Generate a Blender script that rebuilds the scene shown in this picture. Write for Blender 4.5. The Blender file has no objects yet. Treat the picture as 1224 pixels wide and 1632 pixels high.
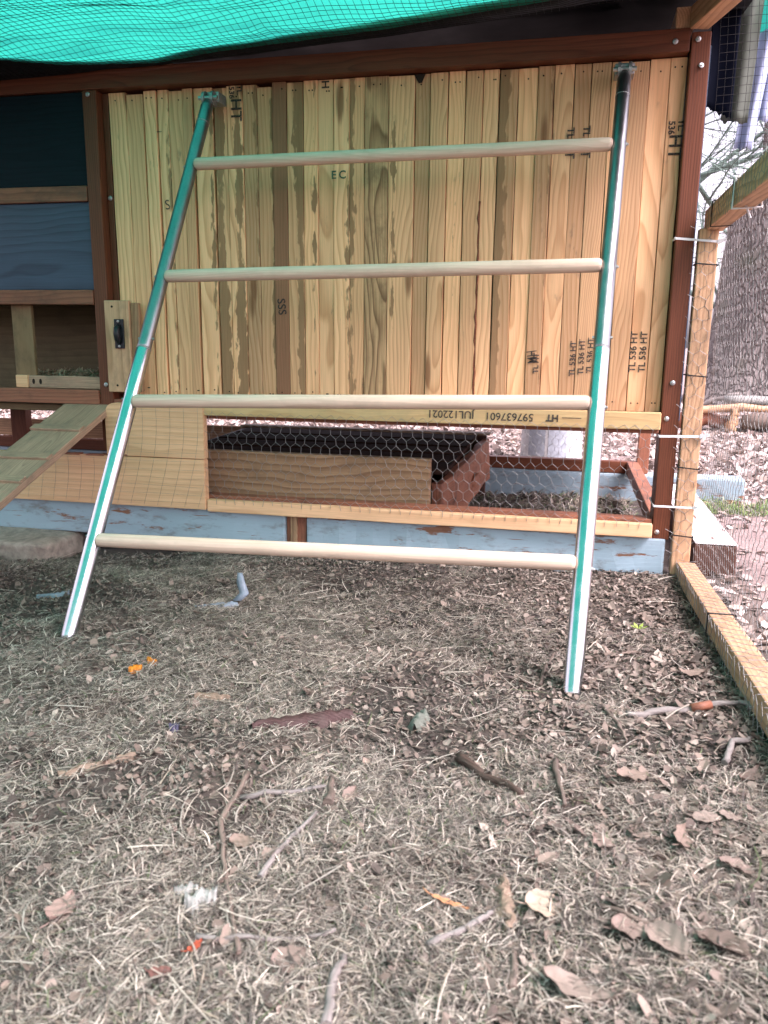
import bpy, bmesh, math, random
import numpy as np
from mathutils import Vector, Matrix, Euler

random.seed(7)
rng = np.random.default_rng(7)
SC = bpy.context.scene
COL = SC.collection

# ---------------------------------------------------------------- camera
CAM = Vector((0.0, -2.0, 0.551))
yaw, pitch, roll = math.radians(-12.786), math.radians(11.971), math.radians(-0.605)
fwd = Vector((math.sin(yaw) * math.cos(pitch), math.cos(yaw) * math.cos(pitch), -math.sin(pitch)))
rgt = Vector((math.cos(yaw), -math.sin(yaw), 0))
dwn = fwd.cross(rgt)
r2 = math.cos(roll) * rgt + math.sin(roll) * dwn
d2 = -math.sin(roll) * rgt + math.cos(roll) * dwn
cd = bpy.data.cameras.new('camera')
cam = bpy.data.objects.new('camera', cd)
COL.objects.link(cam)
cam.matrix_world = Matrix(((r2.x, -d2.x, -fwd.x, CAM.x), (r2.y, -d2.y, -fwd.y, CAM.y), (r2.z, -d2.z, -fwd.z, CAM.z), (0, 0, 0, 1)))
cd.sensor_fit = 'VERTICAL'
cd.sensor_height = 36.0
cd.sensor_width = 27.0
cd.lens = 28.493
cd.clip_start = 0.02
cd.clip_end = 400
cd.dof.use_dof = True
cd.dof.focus_distance = 1.95
cd.dof.aperture_fstop = 9.0
SC.camera = cam

# ---------------------------------------------------------------- sky, sun, exposure
SUN_EL, SUN_AZ = math.radians(52), math.radians(115)      # azimuth measured clockwise from +Y
wd = bpy.data.worlds.new('World')
SC.world = wd
wd.use_nodes = True
wn = wd.node_tree
wn.nodes.clear()
sky = wn.nodes.new('ShaderNodeTexSky')
sky.sky_type = 'NISHITA'
sky.sun_disc = False
sky.sun_elevation = SUN_EL
sky.sun_rotation = SUN_AZ
sky.air_density = 1.0
sky.dust_density = 4.0
sky.ozone_density = 1.0
hs = wn.nodes.new('ShaderNodeHueSaturation')
hs.inputs['Saturation'].default_value = 0.22             # thin overcast: a nearly white sky
bg = wn.nodes.new('ShaderNodeBackground')
bg.inputs['Strength'].default_value = 0.15
wo = wn.nodes.new('ShaderNodeOutputWorld')
wn.links.new(sky.outputs[0], hs.inputs['Color'])
wn.links.new(hs.outputs[0], bg.inputs['Color'])
wn.links.new(bg.outputs[0], wo.inputs['Surface'])

sl = bpy.data.lights.new('sun', 'SUN')
sl.energy = 1.5
sl.angle = math.radians(25)
sl.color = (1.0, 0.96, 0.9)
so = bpy.data.objects.new('sun', sl)
COL.objects.link(so)
sdir = Vector((math.sin(SUN_AZ) * math.cos(SUN_EL), math.cos(SUN_AZ) * math.cos(SUN_EL), math.sin(SUN_EL)))
so.rotation_euler = sdir.to_track_quat('Z', 'Y').to_euler()
so.location = (3, -3, 6)

vs = SC.view_settings
SC.display_settings.display_device = 'sRGB'
vs.view_transform = 'Standard'
vs.look = 'None'
vs.gamma = 1.0
vs.use_curve_mapping = False
vs.exposure = 1.95
vs.use_white_balance = True                              # the camera balanced on the light under the green tarp
vs.white_balance_whitepoint = (0.865, 1.0, 0.88)
SC.render.engine = 'CYCLES'
SC.cycles.use_denoising = True
SC.cycles.max_bounces = 8
SC.cycles.transparent_max_bounces = 8
SC.cycles.caustics_reflective = False
SC.cycles.caustics_refractive = False
SC.cycles.sample_clamp_indirect = 6


# ---------------------------------------------------------------- node helpers
class G:
    def __init__(s, name):
        s.mat = bpy.data.materials.new(name)
        s.mat.use_nodes = True
        s.t = s.mat.node_tree
        s.t.nodes.clear()
        s.out = s.t.nodes.new('ShaderNodeOutputMaterial')

    def put(s, sock, v):
        if isinstance(v, bpy.types.NodeSocket):
            s.t.links.new(v, sock)
        elif v is not None:
            if isinstance(v, (tuple, list)) and len(v) == 3 and sock.type == 'RGBA':
                v = (*v, 1)
            sock.default_value = v

    def n(s, typ, ins=None, **props):
        nd = s.t.nodes.new('ShaderNode' + typ)
        for k, v in props.items():
            setattr(nd, k, v)
        for k, v in (ins or {}).items():
            s.put(nd.inputs[k], v)
        return nd

    def m(s, op, a, b=None, c=None, clamp=False):
        nd = s.t.nodes.new('ShaderNodeMath')
        nd.operation = op
        nd.use_clamp = clamp
        for i, v in enumerate((a, b, c)):
            if v is not None:
                s.put(nd.inputs[i], v)
        return nd.outputs[0]

    def mix(s, f, a, b, blend='MIX'):
        nd = s.t.nodes.new('ShaderNodeMix')
        nd.data_type = 'RGBA'
        nd.blend_type = blend
        s.put(nd.inputs[0], f)
        s.put(nd.inputs[6], a)
        s.put(nd.inputs[7], b)
        return nd.outputs[2]

    def step(s, v, a, b):
        nd = s.t.nodes.new('ShaderNodeMapRange')
        nd.interpolation_type = 'SMOOTHSTEP'
        s.put(nd.inputs[0], v)
        s.put(nd.inputs[1], a)
        s.put(nd.inputs[2], b)
        return nd.outputs[0]

    def xyz(s, v):
        nd = s.n('SeparateXYZ', {0: v})
        return nd.outputs[0], nd.outputs[1], nd.outputs[2]

    def vec(s, x, y, z):
        return s.n('CombineXYZ', {0: x, 1: y, 2: z}).outputs[0]

    def scaled(s, v, k, off=None):
        nd = s.n('VectorMath', {0: v, 1: k}, operation='MULTIPLY')
        if off is None:
            return nd.outputs[0]
        return s.n('VectorMath', {0: nd.outputs[0], 1: off}, operation='ADD').outputs[0]

    def noise(s, v, scale, detail=3, rough=.55, col=False):
        nd = s.n('TexNoise', {'Vector': v, 'Scale': scale, 'Detail': detail, 'Roughness': rough})
        return nd.outputs['Color' if col else 0]

    def rnd(s):
        oi = s.n('ObjectInfo').outputs['Random']
        w = s.n('TexWhiteNoise', {'W': s.m('MULTIPLY', oi, 97.3)}, noise_dimensions='1D')
        return oi, w.outputs['Color']

    def attr(s, name, kind='OBJECT', fac=True):
        nd = s.n('Attribute', attribute_name=name, attribute_type=kind)
        return nd.outputs['Fac' if fac else 'Color']

    def bump(s, h, strength=.3, dist=.002):
        return s.n('Bump', {'Height': h, 'Strength': strength, 'Distance': dist}).outputs[0]

    def bsdf(s, col, rough=.6, normal=None, **kw):
        b = s.n('BsdfPrincipled', {'Base Color': col, 'Roughness': rough})
        if normal is not None:
            s.put(b.inputs['Normal'], normal)
        for k, v in kw.items():
            s.put(b.inputs[k], v)
        return b.outputs[0]

    def done(s, sh):
        s.t.links.new(sh, s.out.inputs['Surface'])
        return s.mat


def wood(name, early, late, ring=.006, rough=.62, tone=.3, grain=.8, stain=False, red=(.5, .26, .13), fiber=.3,
         peel=None, dirt=None, knot=True, bumpk=.25, distort=.03, spec=.22):
    g = G(name)
    P = g.n('TexCoord').outputs['Object']
    oi, rc = g.rnd()
    ra, rb, rcx = g.xyz(rc)
    off = g.scaled(rc, (40, 40, 40))
    x, y, z = g.xyz(P)
    nz = g.noise(g.scaled(P, (1.6, 5, 5), off), 1.0, 3, .5, True)
    n1, n2, n3 = g.xyz(nz)
    yy = g.m('ADD', g.m('MULTIPLY_ADD', g.m('SUBTRACT', ra, .5), .16, y), g.m('MULTIPLY', g.m('SUBTRACT', n1, .5), distort * 2))
    yy = g.m('ADD', yy, g.m('MULTIPLY', x, g.m('MULTIPLY', g.m('SUBTRACT', rcx, .5), .07)))
    zz = g.m('ADD', g.m('ADD', z, g.m('MULTIPLY_ADD', rb, .09, .015)), g.m('MULTIPLY', g.m('SUBTRACT', n2, .5), distort * 2))
    rad = g.m('SQRT', g.m('ADD', g.m('MULTIPLY', yy, yy), g.m('MULTIPLY', zz, zz)))
    fr = g.m('FRACT', g.m('DIVIDE', rad, g.m('MULTIPLY_ADD', rcx, ring * .9, ring * .6)))
    band = g.m('MULTIPLY', g.m('POWER', fr, 2.2), g.step(fr, 1.0, .86))
    fib = g.noise(g.scaled(P, (9, 420, 420), off), 1.0, 2, .6)
    blot = g.noise(g.scaled(P, (2.2, 22, 22), off), 1.0, 4, .6)
    col = g.mix(g.m('MULTIPLY', band, grain), early, late)
    col = g.mix(g.m('MULTIPLY', g.m('MULTIPLY', n3, .7), ra), col, red)
    f = g.m('MULTIPLY_ADD', g.m('SUBTRACT', fib, .5), fiber * 1.6, 1.0)
    f = g.m('MULTIPLY', f, g.m('MULTIPLY_ADD', g.m('SUBTRACT', rb, .5), tone, 1.0))
    f = g.m('MULTIPLY', f, g.m('MULTIPLY_ADD', g.m('SUBTRACT', blot, .5), .45, 1.0))
    col = g.mix(1.0, col, g.n('CombineColor', {0: f, 1: f, 2: f}).outputs[0], 'MULTIPLY')
    if knot:
        vo = g.n('TexVoronoi', {'Vector': g.scaled(P, (2.3, 11, 11), off), 'Scale': 1.0})
        d = g.m('ADD', vo.outputs['Distance'], g.m('MULTIPLY', g.m('SUBTRACT', fib, .5), .05))
        col = g.mix(g.m('MULTIPLY', g.step(d, .15, .07), .75), col, (late[0] * .35, late[1] * .3, late[2] * .28))
    if stain:
        s = g.attr('stain')
        side = g.attr('side')
        w = g.noise(g.scaled(P, (26, 70, 70), off), 1.0, 4, .5)
        w2 = g.noise(g.scaled(P, (2.2, 4, 4), off), 1.0, 2, .5)
        q = g.m('ABSOLUTE', g.m('SUBTRACT', g.m('DIVIDE', y, .02), side))
        q = g.m('SUBTRACT', g.m('ADD', g.m('MULTIPLY', w, 1.5), g.m('MULTIPLY', w2, 1.7)), g.m('MULTIPLY', q, .8))
        q = g.step(g.m('ADD', q, s), 1.66, 1.84)
        q = g.m('MULTIPLY', q, g.step(s, .02, .1))
        col = g.mix(g.m('MULTIPLY', q, g.m('MULTIPLY_ADD', w2, .7, .5, clamp=True)), col, g.mix(fib, (.21, .115, .053), (.35, .205, .105)))
        sm = g.noise(g.scaled(P, (16, 60, 60), off), 1.0, 4, .7)
        smw = g.noise(g.scaled(P, (3.0, 3, 3), off), 1.3, 2, .5)
        col = g.mix(g.m('MULTIPLY', g.m('MULTIPLY', g.step(sm, .56, .72), g.step(smw, .54, .68)), .55), col, (.11, .09, .07))
    if dirt is not None:
        w = g.noise(g.scaled(P, (9, 14, 14), off), 1.0, 6, .7)
        col = g.mix(g.m('MULTIPLY', g.step(w, .45, .72), .7), col, dirt)
    h = g.m('ADD', g.m('MULTIPLY', band, .6), fib)
    rg = rough
    if peel is not None:
        pcol, amt = peel
        w = g.noise(g.scaled(P, (5, 26, 26), off), 1.0, 7, .68)
        cr = g.noise(g.scaled(P, (7, 160, 160), off), 1.0, 3, .6)
        mk = g.m('MULTIPLY', g.step(w, amt, amt - .05), g.step(cr, .72, .66))
        pf = g.m('MULTIPLY_ADD', g.m('SUBTRACT', blot, .5), .35, 1.0)
        pc = g.mix(1.0, pcol, g.n('CombineColor', {0: pf, 1: pf, 2: pf}).outputs[0], 'MULTIPLY')
        gr = g.noise(g.scaled(P, (11, 30, 30), off), 1.4, 5, .7)
        pc = g.mix(g.m('MULTIPLY', g.step(gr, .5, .72), .6), pc, (.15, .14, .12))
        col = g.mix(mk, col, pc)
        h = g.m('ADD', g.m('MULTIPLY', mk, 1.2), g.m('MULTIPLY', h, .4))
    return g.done(g.bsdf(col, rg, g.bump(h, bumpk, .0012), **{'Specular IOR Level': spec}))


def plain(name, col, rough=.5, var=.15, scale=30, metallic=0.0, bumpk=.1, spec=.3):
    g = G(name)
    P = g.n('TexCoord').outputs['Object']
    w = g.noise(P, scale, 4, .6)
    f = g.m('MULTIPLY_ADD', g.m('SUBTRACT', w, .5), var * 2, 1.0)
    c = g.mix(1.0, col, g.n('CombineColor', {0: f, 1: f, 2: f}).outputs[0], 'MULTIPLY')
    r = g.m('MULTIPLY_ADD', g.m('SUBTRACT', w, .5), .25, rough)
    return g.done(g.bsdf(c, r, g.bump(w, bumpk, .002), Metallic=metallic, **{'Specular IOR Level': spec}))


def vcol(name, rough=.75, trans=.25):
    g = G(name)
    c = g.attr('col', 'GEOMETRY', False)
    a = g.bsdf(c, rough)
    b = g.n('BsdfTranslucent', {'Color': c}).outputs[0]
    return g.done(g.n('MixShader', {0: trans, 1: a, 2: b}).outputs[0])


M = {}
M['pine'] = wood('pine', (.77, .465, .25), (.45, .205, .085), ring=.0085, stain=True, tone=.62, grain=.9, red=(.68, .35, .17), distort=.04)
M['pine_rough'] = wood('pine_rough', (.52, .33, .17), (.13, .065, .03), ring=.006, dirt=(.15, .085, .045), bumpk=1.0, distort=.05, grain=1.2, fiber=.9)
M['pine_dark'] = wood('pine_dark', (.20, .085, .05), (.09, .038, .024), ring=.006, tone=.1, knot=False)
M['pine_clean'] = wood('pine_clean', (.73, .455, .255), (.54, .29, .145), ring=.014, tone=.12, grain=.7, red=(.62, .38, .2))
M['lumber_yellow'] = wood('lumber_yellow', (.60, .46, .22), (.46, .31, .13), ring=.007, tone=.1, dirt=(.42, .33, .17))
M['fence_wood'] = wood('fence_wood', (.56, .35, .205), (.30, .165, .085), ring=.008, tone=.15, red=(.48, .27, .15), dirt=(.24, .155, .095), grain=1.0)
M['dark_wood'] = wood('dark_wood', (.11, .055, .04), (.05, .024, .018), ring=.01, knot=False, red=(.06, .028, .02))
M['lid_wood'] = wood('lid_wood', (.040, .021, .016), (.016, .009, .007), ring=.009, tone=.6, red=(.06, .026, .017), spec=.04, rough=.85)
M['redwood'] = wood('redwood_stain', (.15, .047, .022), (.06, .019, .010), ring=.0055, tone=.3, red=(.2, .075, .04), knot=False, rough=.5, fiber=.5)
M['redwood_worn'] = wood('redwood_worn', (.27, .105, .06), (.12, .045, .028), ring=.0055, tone=.3, red=(.36, .16, .09), dirt=(.10, .05, .035), rough=.55, bumpk=.5)
M['weathered'] = wood('weathered', (.42, .275, .185), (.21, .135, .09), ring=.005, tone=.15, dirt=(.17, .135, .095), red=(.36, .26, .16), bumpk=.7, fiber=.55)
M['old_plank'] = wood('old_plank', (.36, .235, .13), (.13, .07, .036), ring=.013, tone=.1, dirt=(.17, .11, .065), bumpk=.6, grain=1.1, distort=.06, red=(.34, .15, .08))
M['blue_paint'] = wood('blue_paint', (.17, .085, .06), (.09, .045, .03), peel=((.28, .39, .44), .615), rough=.5, bumpk=.5)
M['navy'] = wood('navy_panel', (.038, .072, .115), (.017, .034, .058), ring=.02, tone=.1, knot=False, red=(.012, .028, .05), rough=.36, fiber=.3, bumpk=.3, distort=.05)
M['navy_shaded'] = wood('navy_panel_shaded', (.004, .013, .019), (.002, .007, .011), ring=.02, tone=.1, knot=False, red=(.004, .012, .018), rough=.6, spec=.1, fiber=.3, bumpk=.3, distort=.05)  # same navy paint, darkened to carry the shade on the upper panel
M['ply'] = wood('plywood', (.13, .105, .055), (.09, .07, .035), ring=.02, knot=False, tone=.1, dirt=(.08, .065, .035))  # plywood tone lowered so the nest compartment's shade sits in the colour
M['dowel'] = wood('dowel', (.64, .50, .385), (.50, .36, .26), ring=.009, tone=.06, knot=False, red=(.62, .45, .34), rough=.55, fiber=.3, bumpk=.2, dirt=(.52, .40, .30))
M['bark_chip'] = wood('bark_chip', (.26, .195, .14), (.13, .09, .065), dirt=(.13, .095, .07), bumpk=1.0, distort=.06, red=(.24, .16, .11))
M['bark'] = wood('bark_wood', (.085, .058, .045), (.04, .027, .021), red=(.09, .055, .04), dirt=(.13, .10, .08), bumpk=1.0, distort=.06)
M['red_bark'] = wood('red_bark', (.060, .033, .030), (.022, .013, .012), dirt=(.085, .060, .052), bumpk=1.0, distort=.06, red=(.075, .026, .024))
M['twig'] = wood('twig_bark', (.15, .118, .095), (.085, .066, .052), ring=.004, tone=.5, dirt=(.07, .055, .045), red=(.15, .11, .085), knot=False, bumpk=.6)
M['twig_grey'] = wood('twig_grey', (.21, .195, .18), (.13, .118, .105), ring=.004, tone=.3, dirt=(.12, .10, .085), red=(.2, .17, .15), knot=False, bumpk=.6)
M['screw'] = plain('zinc_screw', (.42, .43, .42), .45, .2, 200, 1.0)
M['wire'] = plain('galvanised_wire', (.25, .25, .24), .5, .25, 60, .5)
M['black_plastic'] = plain('black_plastic', (.014, .016, .02), .38, .2, 40)
M['black_sheet'] = plain('black_roof_sheet', (.014, .016, .018), .6, .5, 9, bumpk=.4, spec=.15)
M['net'] = plain('black_net', (.012, .013, .014), .6, .1, 40)
M['zip'] = plain('white_zip_tie', (.70, .72, .72), .4, .08, 40)


def ink(name, col):
    g = G(name)
    P = g.n('TexCoord').outputs['Object']
    w = g.noise(P, 420, 4, .7)
    f = g.m('MULTIPLY', g.step(w, .34, .46), .92)
    a = g.bsdf(col, .8)
    return g.done(g.n('MixShader', {0: f, 1: g.n('BsdfTransparent').outputs[0], 2: a}).outputs[0])


M['ink'] = ink('black_ink', (.03, .029, .027))
M['ink_green'] = ink('green_ink', (.015, .09, .06))
M['hole'] = plain('dark_hole', (.02, .014, .01), .9, .1, 90)
M['stone'] = plain('field_stone', (.30, .255, .205), .9, .8, 45, bumpk=1.0)
M['orange'] = plain('orange_peel', (.50, .17, .012), .6, .25, 60)
M['plastic_film'] = plain('grey_blue_film', (.17, .215, .25), .4, .45, 60, bumpk=.8)
M['purple'] = plain('purple_scrap', (.055, .05, .085), .6, .3, 60)
M['lichen'] = plain('lichen_bark', (.12, .135, .11), .9, .5, 90, bumpk=1)
M['droppings'] = plain('white_droppings', (.27, .275, .25), .85, 1.0, 160, bumpk=1)
M['white_paint'] = wood('white_paint', (.15, .08, .055), (.09, .045, .03), peel=((.66, .65, .63), .62), rough=.6, bumpk=.5)
M['bucket'] = plain('bucket_plastic', (.47, .47, .46), .45, .12, 6)
M['bucket_print'] = plain('bucket_print', (.30, .33, .36), .5, .5, 35)
M['tarp_navy'] = plain('navy_tarp', (.004, .006, .014), .7, .3, 12, spec=.06, bumpk=.3)
M['tarp_olive'] = plain('olive_tarp', (.075, .09, .07), .6, .25, 12, bumpk=.3)
M['tarp_blue'] = plain('pale_blue_tarp', (.36, .43, .60), .45, .15, 12, bumpk=.3)
M['grass'] = vcol('dry_grass', .7, .25)
M['litter'] = vcol('leaf_litter', .75, .15)

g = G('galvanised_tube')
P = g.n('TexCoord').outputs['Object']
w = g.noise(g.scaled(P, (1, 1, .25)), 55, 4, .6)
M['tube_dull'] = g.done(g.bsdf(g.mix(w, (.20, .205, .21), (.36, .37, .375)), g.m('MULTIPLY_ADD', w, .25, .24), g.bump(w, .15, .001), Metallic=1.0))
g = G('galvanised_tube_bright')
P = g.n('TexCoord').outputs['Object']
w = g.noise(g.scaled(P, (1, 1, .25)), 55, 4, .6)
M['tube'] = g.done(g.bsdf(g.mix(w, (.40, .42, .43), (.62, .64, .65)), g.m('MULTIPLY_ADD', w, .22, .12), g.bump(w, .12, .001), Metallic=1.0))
g = G('cast_zinc')
P = g.n('TexCoord').outputs['Object']
w = g.noise(P, 90, 4, .6)
M['cast'] = g.done(g.bsdf(g.mix(w, (.22, .23, .23), (.40, .41, .40)), .55, g.bump(w, .4, .001), Metallic=.9))

g = G('green_tarp')
P = g.n('TexCoord').outputs['Object']
w = g.noise(P, 6, 4, .6)
wv = g.noise(g.scaled(P, (3, 40, 3)), 8, 2, .6)
w5 = g.noise(g.scaled(P, (1.2, 7, 1)), 2.2, 5, .65)
c = g.mix(g.m('MULTIPLY', w, .6), (.0, .37, .27), (.0, .25, .19))
c = g.mix(g.m('MULTIPLY', g.step(w5, .46, .66), .55), c, (.0, .17, .14))  # darker streaks in the colour: grime, and painted shading for the folds
a = g.bsdf(g.mix(.5, c, (.04, .3, .24)), .4, g.bump(wv, .2, .003))
b = g.n('BsdfTranslucent', {'Color': c}).outputs[0]
M['tarp'] = g.done(g.n('MixShader', {0: .65, 1: a, 2: b}).outputs[0])

g = G('ground_soil')
P = g.n('TexCoord').outputs['Object']
a1 = g.noise(P, 3.2, 4, .6)
a2 = g.noise(P, 45, 6, .75)
a3 = g.noise(P, 240, 3, .7)
c = g.mix(a2, (.020, .015, .012), (.075, .058, .046))
c = g.mix(g.step(a1, .42, .62), c, g.mix(a3, (.04, .031, .024), (.13, .102, .078)))
px, py, pz = g.xyz(P)
far = g.step(py, 1.3, 2.2)
out = g.m('MAXIMUM', far, g.step(px, .34, .5))
dark_patch = g.m('MULTIPLY', g.step(g.m('ABSOLUTE', g.m('ADD', px, .22)), .55, .1), g.step(g.m('ABSOLUTE', g.m('ADD', py, .46)), .2, .04))  # soft darker patch of soil ahead of the coop
c = g.mix(g.m('MULTIPLY', dark_patch, .6), c, (.016, .013, .012))
c = g.mix(out, c, g.mix(a2, (.13, .09, .08), (.34, .26, .235)))
h = g.m('ADD', a2, g.m('MULTIPLY', a3, .5))
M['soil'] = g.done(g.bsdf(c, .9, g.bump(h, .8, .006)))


# ---------------------------------------------------------------- geometry helpers
def attach(o, parent):
    if parent is not None:
        o.parent = parent
        o.matrix_parent_inverse = parent.matrix_basis.inverted()


def link(name, me, mat=None, parent=None):
    o = bpy.data.objects.new(name, me)
    COL.objects.link(o)
    if mat is not None and me is not None and len(me.materials) == 0:
        me.materials.append(M[mat] if isinstance(mat, str) else mat)
    attach(o, parent)
    return o


def tag(o, label=None, cat=None, group=None, kind=None):
    for k, v in (('label', label), ('category', cat), ('group', group), ('kind', kind)):
        if v:
            o[k] = v
    return o


def thing(name, loc, label, cat, group=None):
    o = bpy.data.objects.new(name, None)
    o.empty_display_size = .05
    COL.objects.link(o)
    o.location = loc
    return tag(o, label, cat, group)


def mesh(name, verts, faces, mat=None, parent=None, smooth=True, loc=None):
    me = bpy.data.meshes.new(name)
    V = [tuple(v) for v in verts]
    if loc is not None:
        V = [(v[0] - loc[0], v[1] - loc[1], v[2] - loc[2]) for v in V]
    me.from_pydata(V, [], [tuple(f) for f in faces])
    if smooth:
        me.polygons.foreach_set('use_smooth', [True] * len(me.polygons))
    o = link(name, me, mat, None)
    if loc is not None:
        o.location = loc
    attach(o, parent)
    return o


AX = {'x': Matrix(((1, 0, 0), (0, 1, 0), (0, 0, 1))),
      'z': Matrix(((0, 1, 0), (0, 0, 1), (1, 0, 0))),
      'y': Matrix(((0, 0, 1), (1, 0, 0), (0, 1, 0)))}


def board(name, x0, x1, y0, y1, z0, z1, mat, parent=None, bev=.0025, rough=.0, seg=6, rot=None, shape=None):
    """A sawn board between world limits; local X runs along the grain. rough = wander of the edges."""
    dims = {'x': x1 - x0, 'y': y1 - y0, 'z': z1 - z0}
    ax = max(dims, key=dims.get)
    order = {'x': 'xyz', 'y': 'yzx', 'z': 'zxy'}[ax]
    L, W, T = (dims[k] for k in order)
    bm = bmesh.new()
    n = seg if rough > 0 or shape else 1
    rings = []
    rr = random.Random(hash((round(x0, 3), round(z0, 3), name)) & 0xffff)
    for i in range(n + 1):
        t = i / n
        dy, dz = (rr.uniform(-rough, rough), rr.uniform(-rough, rough)) if rough else (0, 0)
        sy, sz = (1, 1) if not shape else shape(t)
        ring = []
        for (a, b) in ((-1, -1), (1, -1), (1, 1), (-1, 1)):
            jy, jz = (rr.uniform(-rough, rough) * .7, rr.uniform(-rough, rough) * .3) if rough else (0, 0)
            ring.append(bm.verts.new((L * (t - .5), a * W / 2 * sy + dy * .3 + jy, b * T / 2 * sz + dz * .3 + jz)))
        rings.append(ring)
    bm.faces.new(rings[0][::-1])
    bm.faces.new(rings[-1])
    for i in range(n):
        for k in range(4):
            bm.faces.new((rings[i][k], rings[i][(k + 1) % 4], rings[i + 1][(k + 1) % 4], rings[i + 1][k]))
    bmesh.ops.recalc_face_normals(bm, faces=bm.faces)
    bev = min(bev, min(W, T) * .3)
    if bev > 0:
        ed = [e for e in bm.edges if len(e.link_faces) == 2 and e.calc_face_angle(0) > .8]
        bmesh.ops.bevel(bm, geom=ed, offset=bev, segments=2, profile=.6, affect='EDGES')
    me = bpy.data.meshes.new(name)
    bm.to_mesh(me)
    bm.free()
    o = link(name, me, mat, None)
    m4 = AX[ax].to_4x4()
    if rot is not None:
        m4 = rot.to_4x4() @ m4
    o.matrix_basis = Matrix.Translation(((x0 + x1) / 2, (y0 + y1) / 2, (z0 + z1) / 2)) @ m4
    attach(o, parent)
    return o


def beam(name, a, b, w, t, mat, parent=None, up=(0, 0, 1), bev=.003, rough=0):
    """Board from point a to point b, w wide (sideways) and t thick (along up)."""
    a, b = Vector(a), Vector(b)
    d = b - a
    L = d.length
    ex = d.normalized()
    ey = Vector(up).cross(ex).normalized()
    ez = ex.cross(ey)
    o = board(name, -L / 2, L / 2, -w / 2, w / 2, -t / 2, t / 2, mat, None, bev, rough, 10)
    c = (a + b) / 2
    o.matrix_basis = Matrix(((ex.x, ey.x, ez.x, c.x), (ex.y, ey.y, ez.y, c.y), (ex.z, ey.z, ez.z, c.z), (0, 0, 0, 1)))
    attach(o, parent)
    return o


def tube_data(pts, rad, sides=8, cap=True, V=None, F=None):
    V = [] if V is None else V
    F = [] if F is None else F
    pts = [Vector(p) for p in pts]
    n = len(pts)
    rads = rad if isinstance(rad, (list, tuple)) else [rad] * n
    base = len(V)
    prev = None
    for i, p in enumerate(pts):
        d = (pts[min(i + 1, n - 1)] - pts[max(i - 1, 0)]).normalized()
        if prev is None:
            u = d.orthogonal().normalized()
        else:
            u = (prev - d * prev.dot(d))
            u = u.normalized() if u.length > 1e-6 else d.orthogonal().normalized()
        prev = u
        v = d.cross(u)
        for k in range(sides):
            a = 2 * math.pi * k / sides
            V.append(p + (u * math.cos(a) + v * math.sin(a)) * rads[i])
    for i in range(n - 1):
        for k in range(sides):
            q = base + i * sides
            F.append((q + k, q + (k + 1) % sides, q + sides + (k + 1) % sides, q + sides + k))
    if cap:
        F.append(tuple(base + k for k in range(sides))[::-1])
        F.append(tuple(base + (n - 1) * sides + k for k in range(sides)))
    return V, F


def tube(name, pts, rad, mat, parent=None, sides=12, loc=None, along=False):
    V, F = tube_data(pts, rad, sides)
    if along:      # local X along the tube, for the grain
        a, b = Vector(pts[0]), Vector(pts[-1])
        q = (b - a).to_track_quat('X', 'Z')
        c = (a + b) / 2
        mi = (Matrix.Translation(c) @ q.to_matrix().to_4x4())
        inv = mi.inverted()
        V = [inv @ v for v in V]
        o = mesh(name, V, F, mat, None)
        o.matrix_basis = mi
        attach(o, parent)
    else:
        o = mesh(name, V, F, mat, parent, True, loc if loc is not None else tuple(Vector(pts[0])))
    for p in o.data.polygons:
        if len(p.vertices) > 4:
            p.use_smooth = False
    return o


def screw(x, y, z, parent, r=.0065, d=(0, -1, 0), name='screw'):
    D = Vector(d).normalized()
    p = Vector((x, y, z))
    V, F = tube_data([p, p + D * .0025, p + D * .0034], [r, r, r * .7], 14)
    V, F = tube_data([p + D * .0034, p + D * .0058, p + D * .0062], [r * .52, r * .5, r * .4], 6, True, V, F)
    return mesh(name, V, F, 'screw', parent, False, (x, y, z))


# value noise for the terrain
_T = rng.random((256, 256))


def vn(x, y):
    x = np.asarray(x, float)
    y = np.asarray(y, float)
    xi = np.floor(x).astype(int)
    yi = np.floor(y).astype(int)
    fx = x - xi
    fy = y - yi
    fx = fx * fx * (3 - 2 * fx)
    fy = fy * fy * (3 - 2 * fy)
    A = _T[xi % 256, yi % 256]
    B = _T[(xi + 1) % 256, yi % 256]
    Cc = _T[xi % 256, (yi + 1) % 256]
    Dd = _T[(xi + 1) % 256, (yi + 1) % 256]
    return (A * (1 - fx) + B * fx) * (1 - fy) + (Cc * (1 - fx) + Dd * fx) * fy - .5


def sm(v, a, b):
    t = np.clip((np.asarray(v, float) - a) / (b - a), 0, 1)
    return t * t * (3 - 2 * t)


def gh(x, y):
    x = np.asarray(x, float)
    y = np.asarray(y, float)
    h = .05 * sm(x, -.12, .30) * sm(-y, .05, 1.0) * (1 - sm(x, .34, .6))
    h = h - .045 * sm(-x, .5, 1.15) * sm(y, -.40, -.06) * (1 - sm(y, .2, .6))
    near = 1 - sm(np.hypot(x + .3, y + .8), 2.0, 5.0)
    h = h + near * (.020 * vn(x * 5 + 9, y * 5) + .014 * vn(x * 14, y * 14 + 31) + .006 * vn(x * 40 + 3, y * 40))
    h = h + .03 * vn(x * .8 + 4, y * .8) * sm(y, 1.2, 2.5) - .004
    return h


def ghs(x, y):
    return float(gh(x, y))


# ---------------------------------------------------------------- ground
def axis_pts(a, b, d, far):
    c = list(np.arange(a, b + 1e-6, d))
    st = d
    lo = [a]
    hi = [b]
    while lo[-1] > -far:
        st *= 1.35
        lo.append(lo[-1] - st)
    st = d
    while hi[-1] < far:
        st *= 1.35
        hi.append(hi[-1] + st)
    return np.array(lo[:0:-1] + c + hi[1:])


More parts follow.
